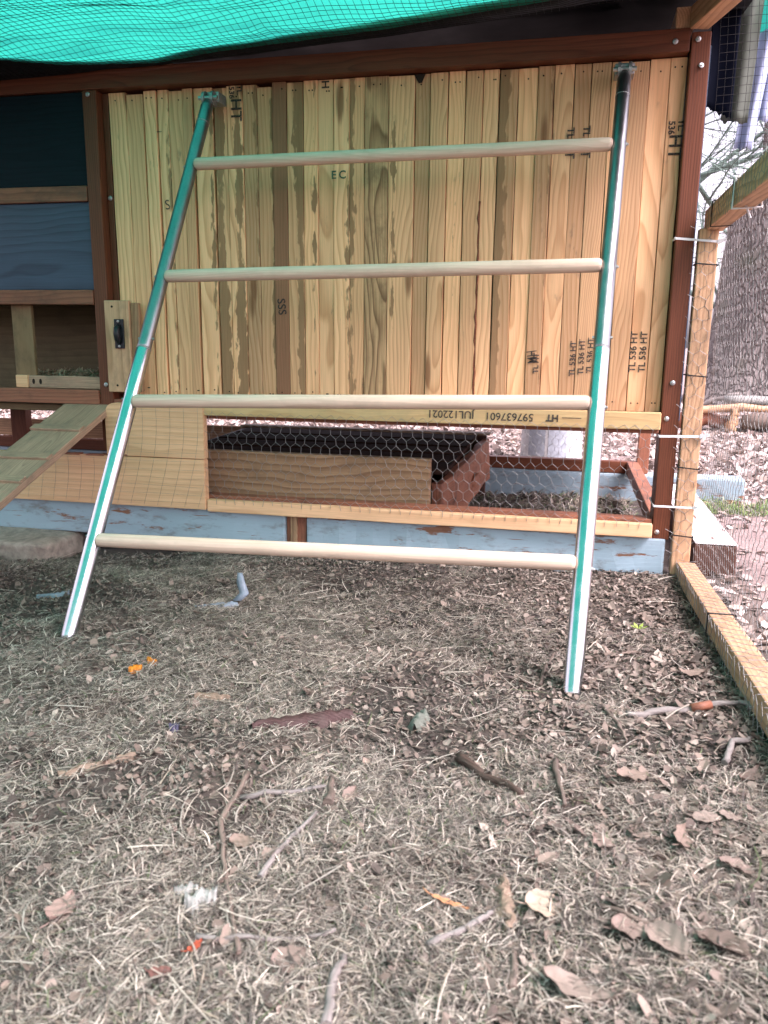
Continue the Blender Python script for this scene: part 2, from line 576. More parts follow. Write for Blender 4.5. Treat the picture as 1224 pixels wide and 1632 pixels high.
gx = axis_pts(-2.0, .9, .014, 90)
gy = axis_pts(-2.3, 1.1, .014, 90)
GX, GY = np.meshgrid(gx, gy, indexing='ij')
GZ = gh(GX, GY)
nxg, nyg = len(gx), len(gy)
V = np.stack([GX.ravel(), GY.ravel(), GZ.ravel()], 1)
idx = np.arange(nxg * nyg).reshape(nxg, nyg)
Fq = np.stack([idx[:-1, :-1].ravel(), idx[1:, :-1].ravel(), idx[1:, 1:].ravel(), idx[:-1, 1:].ravel()], 1)


def np_mesh(name, V, F, mat, cols=None, smooth=False):
    me = bpy.data.meshes.new(name)
    k = F.shape[1]
    me.vertices.add(len(V))
    me.vertices.foreach_set('co', V.astype(np.float32).ravel())
    me.loops.add(F.size)
    me.loops.foreach_set('vertex_index', F.astype(np.int32).ravel())
    me.polygons.add(len(F))
    me.polygons.foreach_set('loop_start', np.arange(0, F.size, k, dtype=np.int32))
    me.polygons.foreach_set('loop_total', np.full(len(F), k, dtype=np.int32))
    me.polygons.foreach_set('use_smooth', np.full(len(F), smooth, dtype=bool))
    me.update(calc_edges=True)
    if cols is not None:
        at = me.color_attributes.new('col', 'FLOAT_COLOR', 'POINT')
        c4 = np.concatenate([cols, np.ones((len(cols), 1))], 1).astype(np.float32)
        at.data.foreach_set('color', c4.ravel())
    return link(name, me, mat)


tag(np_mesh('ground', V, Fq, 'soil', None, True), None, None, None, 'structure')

STRAW = np.array([(.50, .445, .36), (.41, .365, .295), (.33, .29, .235), (.24, .21, .172), (.46, .415, .35), (.14, .12, .098),
                  (.30, .255, .19), (.09, .076, .065), (.66, .60, .50), (.10, .14, .06), (.14, .18, .085)])
LEAFC = np.array([(.20, .155, .12), (.15, .115, .09), (.25, .20, .16), (.10, .075, .058), (.32, .27, .22), (.21, .16, .125), (.07, .055, .044)])
MULCH = np.array([(.41, .335, .295), (.50, .43, .39), (.35, .28, .24), (.22, .165, .14), (.58, .525, .48), (.38, .30, .245), (.14, .105, .088)])


def blades(name, px, py, length, width, pal, probs, lift=.35, dz=.0, label='', cat='', curl=1.1):
    n = len(px)
    L = length * rng.uniform(.45, 1.35, n)
    W = width * rng.uniform(.6, 1.4, n)
    az = rng.uniform(0, 2 * np.pi, n)
    curv = rng.normal(0, curl, n)
    el = np.abs(rng.normal(0, lift, n))
    pts = []
    x, y = px.copy(), py.copy()
    z = gh(px, py) + dz + rng.uniform(0, .006, n)
    S = 3
    cur = az.copy()
    P0 = []
    for i in range(S + 1):
        P0.append((x.copy(), y.copy(), z.copy(), cur.copy()))
        e = el * (1 - 1.5 * i / S)
        x = x + np.cos(cur) * np.cos(e) * L / S
        y = y + np.sin(cur) * np.cos(e) * L / S
        z = z + np.sin(e) * L / S
        cur = cur + curv / S
    Vv = np.zeros((n, (S + 1) * 2, 3))
    tw = rng.uniform(-.7, .7, n)
    for i, (x, y, z, c) in enumerate(P0):
        ww = W * (1.0, 1.0, .8, .25)[i] / 2
        z = np.maximum(z, gh(x, y) + .0012 + dz * .3)
        sx, sy = -np.sin(c) * ww * np.cos(tw), np.cos(c) * ww * np.cos(tw)
        sz = np.abs(np.sin(tw)) * ww
        Vv[:, i * 2] = np.stack([x - sx, y - sy, z - sz * .2], 1)
        Vv[:, i * 2 + 1] = np.stack([x + sx, y + sy, z + sz], 1)
    b = (np.arange(n) * (S + 1) * 2)[:, None]
    F = np.concatenate([np.stack([b[:, 0] + 2 * i, b[:, 0] + 2 * i + 1, b[:, 0] + 2 * i + 3, b[:, 0] + 2 * i + 2], 1) for i in range(S)])
    ci = rng.choice(len(pal), n, p=np.array(probs) / np.sum(probs))
    c = pal[ci] * rng.uniform(.55, 1.3, (n, 1))
    cols = np.repeat(c, (S + 1) * 2, axis=0)
    o = np_mesh(name, Vv.reshape(-1, 3), F, 'grass', cols)
    return tag(o, label, cat, None, 'stuff')


def chips(name, px, py, size, pal, probs=None, lift=.3, label='', cat='', dz=0.0, aspect=(.35, .9), hfun=gh, mat='litter'):
    n = len(px)
    a = size * rng.uniform(.4, 1.3, n)
    b = a * rng.uniform(*aspect, n)
    az = rng.uniform(0, 2 * np.pi, n)
    tx = rng.normal(0, lift, n)
    ty = rng.normal(0, lift, n)
    cup = rng.normal(.0, .35, n)
    z0 = hfun(px, py) + dz + rng.uniform(.001, .007, n)
    ang = np.linspace(0, 2 * np.pi, 7)[:-1]
    Vv = np.zeros((n, 7, 3))
    Vv[:, 0] = np.stack([px, py, z0], 1)
    for k, t in enumerate(ang):
        rr = rng.uniform(.65, 1.15, n)
        u = np.cos(t) * a / 2 * rr
        v = np.sin(t) * b / 2 * rr
        w = cup * (np.abs(v) * .9 + .15 * np.abs(u)) + u * np.tan(np.clip(tx, -.9, .9)) + v * np.tan(np.clip(ty, -.9, .9))
        Vv[:, k + 1] = np.stack([px + u * np.cos(az) - v * np.sin(az), py + u * np.sin(az) + v * np.cos(az), z0 + np.maximum(w, -.003)], 1)
    bb = np.arange(n) * 7
    F = np.concatenate([np.stack([bb, bb + 1 + k, bb + 1 + (k + 1) % 6], 1) for k in range(6)])
    ci = rng.choice(len(pal), n, p=None if probs is None else np.array(probs) / np.sum(probs))
    c = pal[ci] * rng.uniform(.65, 1.25, (n, 1))
    o = np_mesh(name, Vv.reshape(-1, 3), F, mat, np.repeat(c, 7, axis=0))
    return tag(o, label, cat, None, 'stuff')


def sample(n, x0, x1, y0, y1, keep=None):
    px = rng.uniform(x0, x1, n)
    py = rng.uniform(y0, y1, n)
    if keep is not None:
        k = rng.random(n) < keep(px, py)
        px, py = px[k], py[k]
    return px, py


def straw_density(x, y):
    patch = .55 + 2.3 * vn(x * 4.5 + 1, y * 4.5 + 7) + 1.6 * vn(x * 13, y * 13) + .8 * vn(x * 30, y * 30)
    bare = sm(x, -.25, .05) * sm(y, -.62, -.40)            # trodden earth beside the coop corner
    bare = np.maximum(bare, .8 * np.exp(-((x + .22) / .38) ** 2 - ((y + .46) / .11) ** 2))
    view = (np.abs(x + .22 * (y + 2.0)) < .35 + (y + 2.0) * .62)
    return np.clip(patch, .06, 1) * (1 - .82 * bare) * view * (1 - sm(x, .25, .29))


# ---------------------------------------------------------------- chicken coop
coop = thing('chicken_coop', (-.5, 0, 0), 'wooden chicken coop with pine plank wall and dark red frame', 'chicken coop')
YF = .030      # face of the plank wall, set back behind the posts

# frame
board('top_beam', -2.6, .2065, 0, .085, 1.163, 1.209, 'redwood', coop, rough=.0012)
board('post', -1.2525, -1.2135, .002, .085, .245, 1.162, 'redwood', coop, rough=.001)
board('post', .2095, .2485, -.002, .085, .088, 1.2, 'redwood', coop, rough=.001)
board('door_jamb', -1.2130, -1.196, .030, .075, .40, 1.160, 'redwood', coop)
for z0, z1, y in ((.897, .936, .0), (.636, .674, .0), (.371, .410, -.002)):
    board('shelf_rail', -2.6, -1.2545, y, .04, z0, z1, 'redwood_worn', coop, rough=.0012)
board('floor_rail', -1.21, .207, -.001, .038, .342, .3865, 'redwood_worn', coop)
board('wall_panel', -2.6, -1.2545, .012, .024, .937, 1.162, 'navy_shaded', coop)
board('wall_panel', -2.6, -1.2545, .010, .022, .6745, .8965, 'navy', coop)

# plank wall
seams = [-1.193, -1.145, -1.098, -1.06, -1.029, -.991, -.964, -.906, -.872, -.83, -.792, -.753, -.715, -.673, -.636, -.596, -.555, -.518,
         -.459, -.396, -.359, -.318, -.276, -.237, -.198, -.156, -.112, -.075, -.031, .006, .049, .085, .13, .173, .2075]
stains = {6: (.12, .9), 7: (.62, -.3), 8: (.50, .3), 9: (.15, .8), 12: (.48, .7), 16: (.46, -.7), 15: (.15, .9), 24: (.52, -.7), 18: (.1, -.9), 26: (.2, .9), 13: (.1, .4),
          10: (.12, 1), 21: (.1, .1), 3: (.18, .6)}
planks = []
pr = random.Random(3)
for i in range(len(seams) - 1):
    a, b = seams[i], seams[i + 1]
    gap = {2: .006, 3: .003, 6: .009, 19: .003, 21: .004, 23: .004}.get(i, .0012)
    dy = pr.uniform(-.002, .0025)
    mat = 'pine'
    if i == 11:
        mat = 'pine_dark'
    if i == 17:
        mat = 'pine_rough'
    top = 1.1622 - abs(pr.gauss(0, .0025)) - (.008 if i == 1 else 0)
    o = board('plank', a + gap / 2, b - gap / 2, YF + dy, YF + dy + .018, .3905, top, mat, coop, bev=.0014, rough=.0010, seg=8)
    st = stains.get(i, (0, 0))
    o['stain'] = float(st[0])
    o['side'] = float(st[1])
    o['face'] = YF + dy
    planks.append(o)
    for zz in (.412 + pr.uniform(-.006, .006), 1.142 + pr.uniform(-.008, .004)):
        for q in range(pr.choice((1, 1, 2))):
            xx = a + (b - a) * pr.uniform(.25, .75)
            V, F = tube_data([(xx, YF + dy + .001, zz), (xx, YF + dy - .0012, zz)], [.0019, .0017], 8)
            mesh('nail', V, F, 'hole', o, False, (xx, YF + dy, zz))
board('wall_backing', -1.195, .2065, YF + .0225, YF + .034, .3935, 1.158, 'black_sheet', coop)
# reddish bark edge running down one seam
V, F = tube_data([(-.2372 + .0016 * math.sin(q * 2.1), YF + .0005, .40 + q * .019) for q in range(26)], [.0012 + .0026 * abs(math.sin(q * 1.3) * math.sin(q * .47)) for q in range(26)], 6)
mesh('bark_edge', V, F, 'redwood', coop, True, (-.237, YF, .4))
# scorched plank end below the beam
V, F = tube_data([(-.385, YF - .0005, 1.159), (-.384, YF - .0008, 1.140)], [.014, .004], 10)
V = [Vector((v.x, YF - .0022 + (v.y - YF) * .02, v.z)) for v in V]
mesh('scorch_mark', V, F, 'hole', planks[19], False, (-.385, YF, 1.15))


def stamp(txt, size, x, y, z, ang, parent, mat='ink', name='stamp', bold=0.0, sx=1.0):
    cu = bpy.data.curves.new('stamp', 'FONT')
    cu.body = txt
    cu.size = size
    cu.resolution_u = 3
    cu.offset = bold
    cu.align_x = 'CENTER'
    cu.align_y = 'CENTER'
    tmp = bpy.data.objects.new('stamp_tmp', cu)
    me = bpy.data.meshes.new_from_object(tmp)
    bpy.data.objects.remove(tmp)
    bpy.data.curves.remove(cu)
    ca, sa = math.cos(ang), math.sin(ang)
    for v in me.vertices:
        u, w = v.co.x * sx, v.co.y
        v.co = (u * ca - w * sa, 0, u * sa + w * ca)
    o = link(name, me, mat)
    o.location = (x, y, z)
    attach(o, parent)
    return o


def plank_at(x):
    for i in range(len(seams) - 1):
        if seams[i] <= x < seams[i + 1]:
            return planks[i]
    return planks[-1]


def pst(txt, size, x, z, ang, mat='ink', bold=.0006, sx=1.0):
    p = plank_at(x)
    stamp(txt, size, x, p['face'] - .0022, z, ang, p, mat, 'stamp', bold, sx)


CW = -math.pi / 2
for (x, z) in ((-.848, 1.126), (.193, 1.000)):
    pst('TL.', .019, x + .011, z + .022, CW)
    pst('536', .019, x - .009, z + .018, CW)
    pst('HT', .040, x + .001, z - .022, CW)
pst('TL', .022, -.034, 1.017, CW)
pst('TL', .022, .001, 1.019, CW)
pst('HT', .03, -.034, .982, CW)
pst('HT', .03, .001, .982, CW)
for k, x in enumerate((.000, .020, .040)):
    pst('TL 536 HT', .0185, x, .512 + .004 * k, math.pi / 2)
for x in (.138, .160):
    pst('TL 536 HT', .021, x, .530, math.pi / 2)
pst('S', .034, -1.042, .886, .15, 'ink', 0)
pst('SSS', .030, -.735, .632, CW + .1, 'ink', .0004)
pst('i', .022, -1.058, 1.063, CW, 'ink', .0002)
pst('E', .026, -.595, .944, 0, 'ink_green')
pst('C', .026, -.573, .944, 0, 'ink_green')
pst('H', .026, -.617, 1.150, CW, 'ink')
pst('HM', .034, -.098, .515, CW + .15, 'ink', .0004, .6)
pst('TL HT', .018, -.086, .50, math.pi / 2, 'ink')

# lumber strips round the opening below
jul = board('stamped_strip', -.962, .2075, -.022, -.0015, .3525, .3925, 'lumber_yellow', coop, rough=.0008)
stamp('597637601', .026, -.142, -.0235, .374, math.pi, jul, bold=.0004)
stamp('JUL122021', .026, -.284, -.0235, .376, math.pi, jul, bold=.0004)
stamp('HT', .022, -.040, -.0235, .374, math.pi, jul, bold=.001)
stamp('____', .022, .005, -.0235, .366, math.pi, jul, bold=.0004)
board('sill_strip', -.936, .2075, -.024, -.002, .0945, .1275, 'pine_clean', coop, rough=.0016, seg=14)
board('sill_rail', -1.21, .207, .0, .040, .1055, .1365, 'redwood_worn', coop, rough=.001)
# skirt boards left of the opening


def rounded_board(name, x0, x1, z0, z1, y0, y1, r, mat):
    pts = [(x1, z0), (x1, z1), (x0 + r, z1)]
    for k in range(1, 7):
        a = math.pi / 2 + k / 6 * math.pi / 2
        pts.append((x0 + r + r * math.cos(a), z1 - r + r * math.sin(a)))
    pts.append((x0, z0))
    n = len(pts)
    cx, cz = (x0 + x1) / 2, (z0 + z1) / 2
    bm = bmesh.new()
    f = [bm.verts.new((p[0] - cx, (y1 - y0) / -2, p[1] - cz)) for p in pts]
    b = [bm.verts.new((p[0] - cx, (y1 - y0) / 2, p[1] - cz)) for p in pts]
    bm.faces.new(f)
    bm.faces.new(b[::-1])
    for k in range(n):
        bm.faces.new((f[k], b[k], b[(k + 1) % n], f[(k + 1) % n]))
    bmesh.ops.recalc_face_normals(bm, faces=bm.faces)
    bmesh.ops.bevel(bm, geom=[e for e in bm.edges if e.calc_face_angle(0) > .6], offset=.002, segments=2, affect='EDGES')
    me = bpy.data.meshes.new(name)
    bm.to_mesh(me)
    bm.free()
    o = link(name, me, mat)
    o.location = (cx, (y0 + y1) / 2, cz)
    attach(o, coop)
    return o


rounded_board('skirt_board', -1.226, -.9375, .2365, .3785, -.026, -.003, .03, 'pine_clean')
rounded_board('skirt_board', -1.62, -.9385, .0995, .2345, -.0275, -.003, .01, 'pine_clean')
for x0, x1, z0 in ((-1.395, -1.31, .232), (-1.29, -1.235, .231), (-1.19, -1.165, .2352)):
    board('paint_patch', x0, x1, -.0262, -.006, z0, z0 + .006, 'redwood_worn', coop, bev=.001)
# bowed welded wire lying against the skirt boards
V, F = [], []
for k in range(15):
    x = -1.52 + k * .040
    z1 = .23 if x < -1.23 else .372
    bow = .010 + .02 * max(0, (z1 - .25)) / .12
    V, F = tube_data([(x + bow * 1.6 * math.sin(q / 8 * math.pi * .55), -.0290 - .0006 * math.sin(q), .105 + (z1 - .105) * q / 8) for q in range(9)], .00028, 3, False, V, F)
for k in range(12):
    z = .115 + k * .0225
    if z > .37:
        break
    xs = -1.52 if z < .232 else -1.21
    V, F = tube_data([(xs + (-.95 - xs) * q / 10, -.0287 - .0006 * math.sin(q + k), z + .0015 * math.sin(q * .9 + k)) for q in range(11)], .00018, 3, False, V, F)
mesh('welded_wire', V, F, 'wire', coop, True, (-1.2, -.03, .1))

# blue painted sill timbers
board('sill_beam', -2.5, -.722, -.006, .084, .008, .1025, 'blue_paint', coop, bev=.006, rough=.003, seg=24)
board('sill_beam', -.664, .242, -.004, .085, -.045, .0905, 'blue_paint', coop, bev=.006, rough=.003, seg=20)
board('joint_block', -.7205, -.6655, .004, .082, -.03, .0935, 'redwood_worn', coop, rough=.002)
board('joint_splinter', -.708, -.690, -.006, .010, .02, .098, 'old_plank', coop, rough=.002)
board('sill_beam', -2.5, .612, 1.0, 1.09, -.02, .088, 'blue_paint', coop, bev=.008, rough=.003, seg=24)
board('rear_rail', -2.5, .245, 1.012, 1.052, .0895, .132, 'redwood', coop)
board('side_rail', .2105, .249, .0865, 1.010, .0895, .133, 'redwood_worn', coop)
board('rear_post', .246, .286, 1.02, 1.06, .0895, 1.2, 'redwood_worn', coop)
board('rear_post', -2.23, -2.16, .90, .94, .05, 1.2, 'redwood', coop)
board('rear_slat', -2.9, -1.25, 1.058, 1.075, .132, .205, 'fence_wood', coop)
board('rear_slat', -2.9, -1.60, 1.094, 1.11, .035, .098, 'pine_clean', coop)
# body behind the planks
board('floor_panel', -2.6, .246, .04, 1.05, .3450, .3640, 'ply', coop)
board('side_panel', .2495, .2615, .086, 1.018, .365, 1.2, 'navy', coop)
board('rear_panel', -2.6, .245, 1.02, 1.032, .3645, 1.2, 'navy', coop)
board('partition', -1.2525, -1.2405, .087, 1.018, .3645, 1.16, 'ply', coop)
# nest box opening on the left
board('nest_side', -1.530, -1.467, .030, .042, .372, .640, 'ply', coop)
board('nest_back', -2.4, -1.2545, .36, .372, .3645, 1.16, 'ply', coop)
board('nest_ceiling', -2.4, -1.2545, .043, .358, .645, .657, 'ply', coop)
strip = board('nest_lip', -1.486, -1.2555, .022, .040, .4105, .4445, 'weathered', coop)
board('nest_lip_end', -1.5245, -1.4865, .018, .040, .4105, .4450, 'pine_clean', coop)
for x in (-1.470, -1.448):
    V, F = tube_data([(x, .023, .428), (x, .0212, .428)], [.0042, .0042], 12)
    V = [Vector((v.x, v.y, .428 + (v.z - .428) * 1.8)) for v in V]
    mesh('slot', V, F, 'hole', strip, False, (x, .022, .428))
px, py = sample(2600, -1.52, -1.26, .05, .30)
shav = chips('wood_shavings', px, py, .020, np.array([(.34, .27, .17), (.26, .2, .12), (.4, .33, .23)]), None, .5, '', '', 0, (.15, .5),
             hfun=lambda x, y: .418 + .022 * sm(y, .03, .12) + .02 * vn(x * 20, y * 20))
attach(shav, coop)

# latch board with black catch
lb = board('latch_board', -1.2130, -1.142, -.018, .0005, .4075, .646, 'fence_wood', coop)
board('latch_board_edge', -1.1415, -1.118, -.010, .004, .4085, .640, 'old_plank', coop)
lat = board('latch', -1.184, -1.157, -.023, -.0182, .522, .598, 'black_plastic', coop, bev=.006)
V, F = tube_data([(-1.1705, -.023, .582), (-1.1705, -.033, .574), (-1.170, -.036, .560), (-1.170, -.033, .546), (-1.1695, -.023, .538)], [.006, .008, .008, .008, .006], 10)
mesh('latch_grip', V, F, 'black_plastic', lat, True, (-1.17, -.03, .56))
for z in (.592, .528):
    screw(-1.1705, -.023, z, lat, .0035)
for z, x in ((.630, -1.19), (.425, -1.186)):
    V, F = tube_data([(x, -.0175, z), (x, -.019, z)], [.003, .003], 8)
    mesh('nail', V, F, 'hole', lb, False, (x, -.018, z))
for x, z, y in ((.228, .461, -.002), (.221, .378, -.002), (.220, .106, -.002), (.176, 1.184, 0), (.222, 1.185, -.002), (-1.235, 1.152, .002), (-1.232, .425, .002)):
    screw(x, y, z, coop, .0058)
screw(-1.2045, .030, .907, coop, .006)
screw(.232, -.002, 1.133, coop, .0058, (.35, -1, .2))


# hexagonal chicken wire
def hexwire(name, pmap, U, Vv, cell=.0265, row=.0245, rw=.00046, mat='wire', parent=None, jit=.0012, sides=3, loc=(0, 0, 0), skip=None):
    V, F = [], []
    rj = random.Random(len(name) + int(U * 100))
    nu, nv = int(U / cell), int(Vv / row)
    P = {}

    def nodep(i, j, k):
        key = (i, j, k)
        if key not in P:
            off = .5 * cell if j % 2 else 0
            u = i * cell + off
            v = j * row + (0 if k == 0 else row * .58)
            P[key] = Vector(pmap(u + rj.gauss(0, jit), v + rj.gauss(0, jit)))
        return P[key]
    for j in range(nv):
        for i in range(nu):
            a, b = nodep(i, j, 0), nodep(i, j, 1)
            if skip and skip((a + b) / 2):
                continue
            tube_data([a, b], rw * 1.35, sides, False, V, F)       # twisted pair
            if j % 2 == 0:
                n1, n2 = nodep(i - 1, j + 1, 0), nodep(i, j + 1, 0)
            else:
                n1, n2 = nodep(i, j + 1, 0), nodep(i + 1, j + 1, 0)
            tube_data([b, n1], rw, sides, False, V, F)
            tube_data([b, n2], rw, sides, False, V, F)
    return mesh(name, V, F, mat, parent, True, loc)


hexwire('chicken_wire', lambda u, v: (-1.015 + u, -.0255 - .004 * math.sin(u * 9) * math.sin(v * 8), .118 + v), 1.245, .268, parent=coop, loc=(-.4, -.03, .12),
        skip=lambda p: p.x < -.928)
hexwire('chicken_wire', lambda u, v: (-2.3 + u, 1.115 + .004 * math.sin(u * 7), .10 + v), 2.5, .26, parent=coop, loc=(-.4, 1.1, .12), rw=.0005)


# roof sheet (black) lying over the beam, its hem hanging in front
def lerp_tab(x, tab):
    if x <= tab[0][0]:
        return tab[0][1]
    for (a, va), (b, vb) in zip(tab, tab[1:]):
        if x <= b:
            t = (x - a) / (b - a)
            return va + (vb - va) * t
    return tab[-1][1]


EDGE_Y = [(-3.0, -.3), (-1.7, -.24), (-1.39, -.118), (-1.263, -.058), (-1.03, -.020), (-.862, -.06), (-.743, -.050), (-.468, -.064), (-.24, -.098), (-.07, -.120), (.06, -.34), (.34, -.62)]
EDGE_Z = [(-1.4, 1.205), (-.86, 1.206), (-.74, 1.215), (-.468, 1.225), (-.24, 1.235), (-.07, 1.240), (.3, 1.262)]
HEM_Z = [(-1.7, 1.190), (-1.2, 1.199), (-.9, 1.206), (-.6, 1.222), (-.3, 1.245), (0, 1.268), (.4, 1.275)]


def wr(x, y):      # small wrinkles of the sheets
    return float(.014 * vn(x * 3 + 2, y * 5 + 1) + .014 * vn(x * 3 + y * 6, y * 17 - x * 4) + .005 * vn(x * 9 + y * 12, y * 40 - x * 9) + .002 * vn(x * 30, y * 60))


nx = 70
V, F = [], []
for i in range(nx + 1):
    x = -2.4 + 2.74 * i / nx
    ey, ez, hz = lerp_tab(x, EDGE_Y), lerp_tab(x, EDGE_Z), lerp_tab(x, HEM_Z)
    prof = [(ey - .03, ez + .012), (ey - .010, ez + .009), (ey + (-.012 - ey) * .5, (ez + hz) / 2 + .004), (-.010, hz), (.006, hz + .014 + .01), (.03, max(hz, 1.225) + .02), (.10, 1.285), (.4, 1.31), (.8, 1.33), (1.2, 1.35)]
    for k, (y, z) in enumerate(prof):
        V.append((x, y, z + wr(x * 2, y * 2 + 5) * (.4 if k < 4 else 1.0)))
m_ = len(prof)
for i in range(nx):
    for k in range(m_ - 1):
        a = i * m_ + k
        F.append((a, a + m_, a + m_ + 1, a + 1))
mesh('roof_sheet', V, F, 'black_sheet', coop, True, (-.9, 0, 1.25))
raf = board('rafter', .1745, .2135, .004, 1.1, 1.2105, 1.2525, 'fence_wood', coop)
board('rafter', -1.10, -1.06, .09, 1.1, 1.2105, 1.2525, 'fence_wood', coop)

# ---------------------------------------------------------------- green tarp and bird netting over the run
tarp = thing('green_tarp', (-.9, -1.0, 1.22), 'translucent teal green tarp stretched above the run', 'tarp')
V, F = [], []
ny = 60
nx = 130
for i in range(nx + 1):
    x = -2.4 + 2.65 * i / nx
    ey, ez = lerp_tab(x, EDGE_Y), lerp_tab(x, EDGE_Z)
    for k in range(ny + 1):
        t = k / ny
        t = t * t * .75 + .25 * t
        y = ey + (-2.9 - ey) * t
        d = ey - y
        z = ez + .02 * min(1, d / .25) + .05 * sm(d, .2, 1.3) + wr(x, y) * (0.35 + min(1, d * 6)) - .012 * math.exp(-((d - .10) / .05) ** 2) * (1 if x < -.7 else .4)
        V.append((x, y, float(z)))
for i in range(nx):
    for k in range(ny):
        a = i * (ny + 1) + k
        F.append((a, a + 1, a + ny + 2, a + ny + 1))
mesh('tarp_sheet', V, F, 'tarp', tarp, True, (-.9, -1, 1.2))


def tarp_z(x, y):
    ey, ez = lerp_tab(x, EDGE_Y), lerp_tab(x, EDGE_Z)
    d = ey - y
    if d < 0:
        hz = lerp_tab(x, HEM_Z)
        t = min(1, -d / max(.02, -.012 - ey + .02))
        return ez + (hz - ez) * t + .002
    return float(ez + .02 * min(1, d / .25) + .05 * sm(d, .2, 1.3) + wr(x, y) * (0.35 + min(1, d * 6)) - .012 * math.exp(-((d - .10) / .05) ** 2) * (1 if x < -.7 else .4))


V, F = [], []
for i in range(61):            # a folded-back second layer along the edge
    x = -1.5 + 1.6 * i / 60
    ey = lerp_tab(x, EDGE_Y)
    wd_ = .018 + .045 * sm(x, -.9, -.3) + .02 * float(vn(x * 5, 2))
    for k in range(5):
        y = ey + .006 - wd_ * k / 4
        V.append((x, y, tarp_z(x, min(y, ey - .001)) + .006 + .004 * math.sin(k * 1.5 + x * 9)))
for i in range(60):
    for k in range(4):
        F.append((i * 5 + k, i * 5 + k + 1, i * 5 + k + 6, i * 5 + k + 5))
mesh('tarp_hem', V, F, 'tarp', tarp, True, (-.7, -.1, 1.22))
V, F = [], []
for i in range(7):
    for k in range(6):
        V.append((.365 + .02 * i, .25 - .02 * i + .008 * math.sin(k * 1.3 + i), 1.375 - .02 * k - .006 * abs(math.sin(i * 1.4)) * k / 3))
for i in range(6):
    for k in range(5):
        F.append((i * 6 + k, i * 6 + k + 1, i * 6 + k + 7, i * 6 + k + 6))
mesh('tarp_corner', V, F, 'tarp', tarp, True, (.42, .2, 1.3))

net = thing('bird_net', (-.8, -.3, 1.2), 'black square-mesh bird netting sagging under the green tarp', 'netting')
V, F = [], []
pitch_n = .0165
ys = [-.62 + k * pitch_n for k in range(37)]
xs = [-1.95 + k * pitch_n for k in range(138)]


def net_p(x, y):
    wx = .012 * float(vn(x * 3, y * 3)) + .05 * (y + .3) * float(vn(x * 1.5, 3))
    wy = .030 * float(vn(x * 2.2 + 7, y * 1.5))
    yl = min(y + wy, -.014)
    return (x + wx, yl, tarp_z(x + wx, yl) - .004 - .004 * abs(float(vn(x * 9, y * 9))))


for y in ys:
    tube_data([net_p(x, y) for x in xs[::2]], .00065, 3, False, V, F)
for x in xs:
    tube_data([net_p(x, y) for y in ys[::2]], .00065, 3, False, V, F)
mesh('net_sheet', V, F, 'net', net, True, (-.8, -.3, 1.2))
V, F = [], []


def sn_p(u, v):      # the side curtain of the net, beside the corner post
    return (.262 + u * .95 + .01 * math.sin(v * 7), .012 + u * .30 + .012 * math.sin(v * 9 + u * 6), .83 + v + .012 * math.sin(u * 9))


for k in range(32):
    tube_data([sn_p(q * .02, k * pitch_n) for q in range(18)], .00055, 3, False, V, F)
for k in range(22):
    tube_data([sn_p(k * pitch_n, q * .03) for q in range(18)], .00055, 3, False, V, F)
mesh('net_curtain', V, F, 'net', net, True, (.35, .05, 1.0))


# tarps bundled outside the corner post
def hanging(name, x0, x1, y, z1, zl, zr, folds, mat, parent, slant=0.0, seed=0):
    V, F = [], []
    A, B = 16, 14
    rr = random.Random(seed)
    for i in range(A + 1):
        u = i / A
        zb = zl + (zr - zl) * u + rr.uniform(-.004, .004)
        for k in range(B + 1):
            t = k / B
            x = x0 + (x1 - x0) * u * (1 - .10 * t) + slant * t
            V.append((x, y + .008 * math.sin(u * folds * 2 * math.pi + t * .8) + .02 * t, z1 + (zb - z1) * t))
    for i in range(A):
        for k in range(B):
            a = i * (B + 1) + k
            F.append((a, a + 1, a + B + 2, a + B + 1))
    o = mesh(name, V, F, mat, parent, True, (x0, y, z1))
    md = o.modifiers.new('thick', 'SOLIDIFY')
    md.thickness = .0012
    return o


ht = thing('hanging_tarps', (.33, .2, 1.3), 'navy, olive and pale blue tarp tails hanging beside the right corner post', 'tarp')
hanging('navy_tail', .268, .330, .17, 1.34, 1.10, 1.068, .6, 'tarp_navy', ht, .006, 1)
hanging('olive_tail', .318, .385, .20, 1.36, 1.072, 1.064, 1.2, 'tarp_olive', ht, -.004, 2)
hanging('blue_tail', .385, .432, .25, 1.34, 1.022, 1.018, 1.1, 'tarp_blue', ht, -.028, 3)
hanging('blue_tail', .400, .440, .262, 1.33, 1.085, 1.08, 1.0, 'tarp_blue', ht, -.004, 4)

# ---------------------------------------------------------------- run fence on the right
fence = thing('run_fence', (.285, -.6, 0), 'light wood run frame with chicken wire and zip ties on the right', 'fence')
board('post', .2575, .2995, -.010, .028, .005, .80, 'fence_wood', fence, rough=.001)
fz = lambda y: .022 - .052 * y
beam('bottom_rail', (.291, -.012, fz(0) - .004), (.305, -2.3, fz(-2.2)), .042, .040, 'fence_wood', fence, rough=.001)
beam('top_rail', (.291, .03, .820), (.291, -2.3, .815), .040, .046, 'fence_wood', fence, rough=.001)
beam('roof_rail', (.2215, -.004, 1.226), (.62, -1.42, 1.226), .040, .046, 'fence_wood', fence)
beam('post', (.312, -2.25, .0), (.312, -2.25, 1.25), .04, .04, 'fence_wood', fence, up=(0, 1, 0))
hexwire('chicken_wire', lambda u, v: (.3135 + .004 * math.sin(u * 8 + v * 5), .03 - u, .035 + .052 * u * (1 - v / .8) + v), 2.1, .80, parent=fence, loc=(.31, -.5, .1), jit=.002, rw=.0005)
hexwire('chicken_wire', lambda u, v: (.2545 + u, -.0125 - .002 * math.sin(v * 40), .045 + v), .058, .76, parent=fence, loc=(.27, -.01, .1), jit=.002)
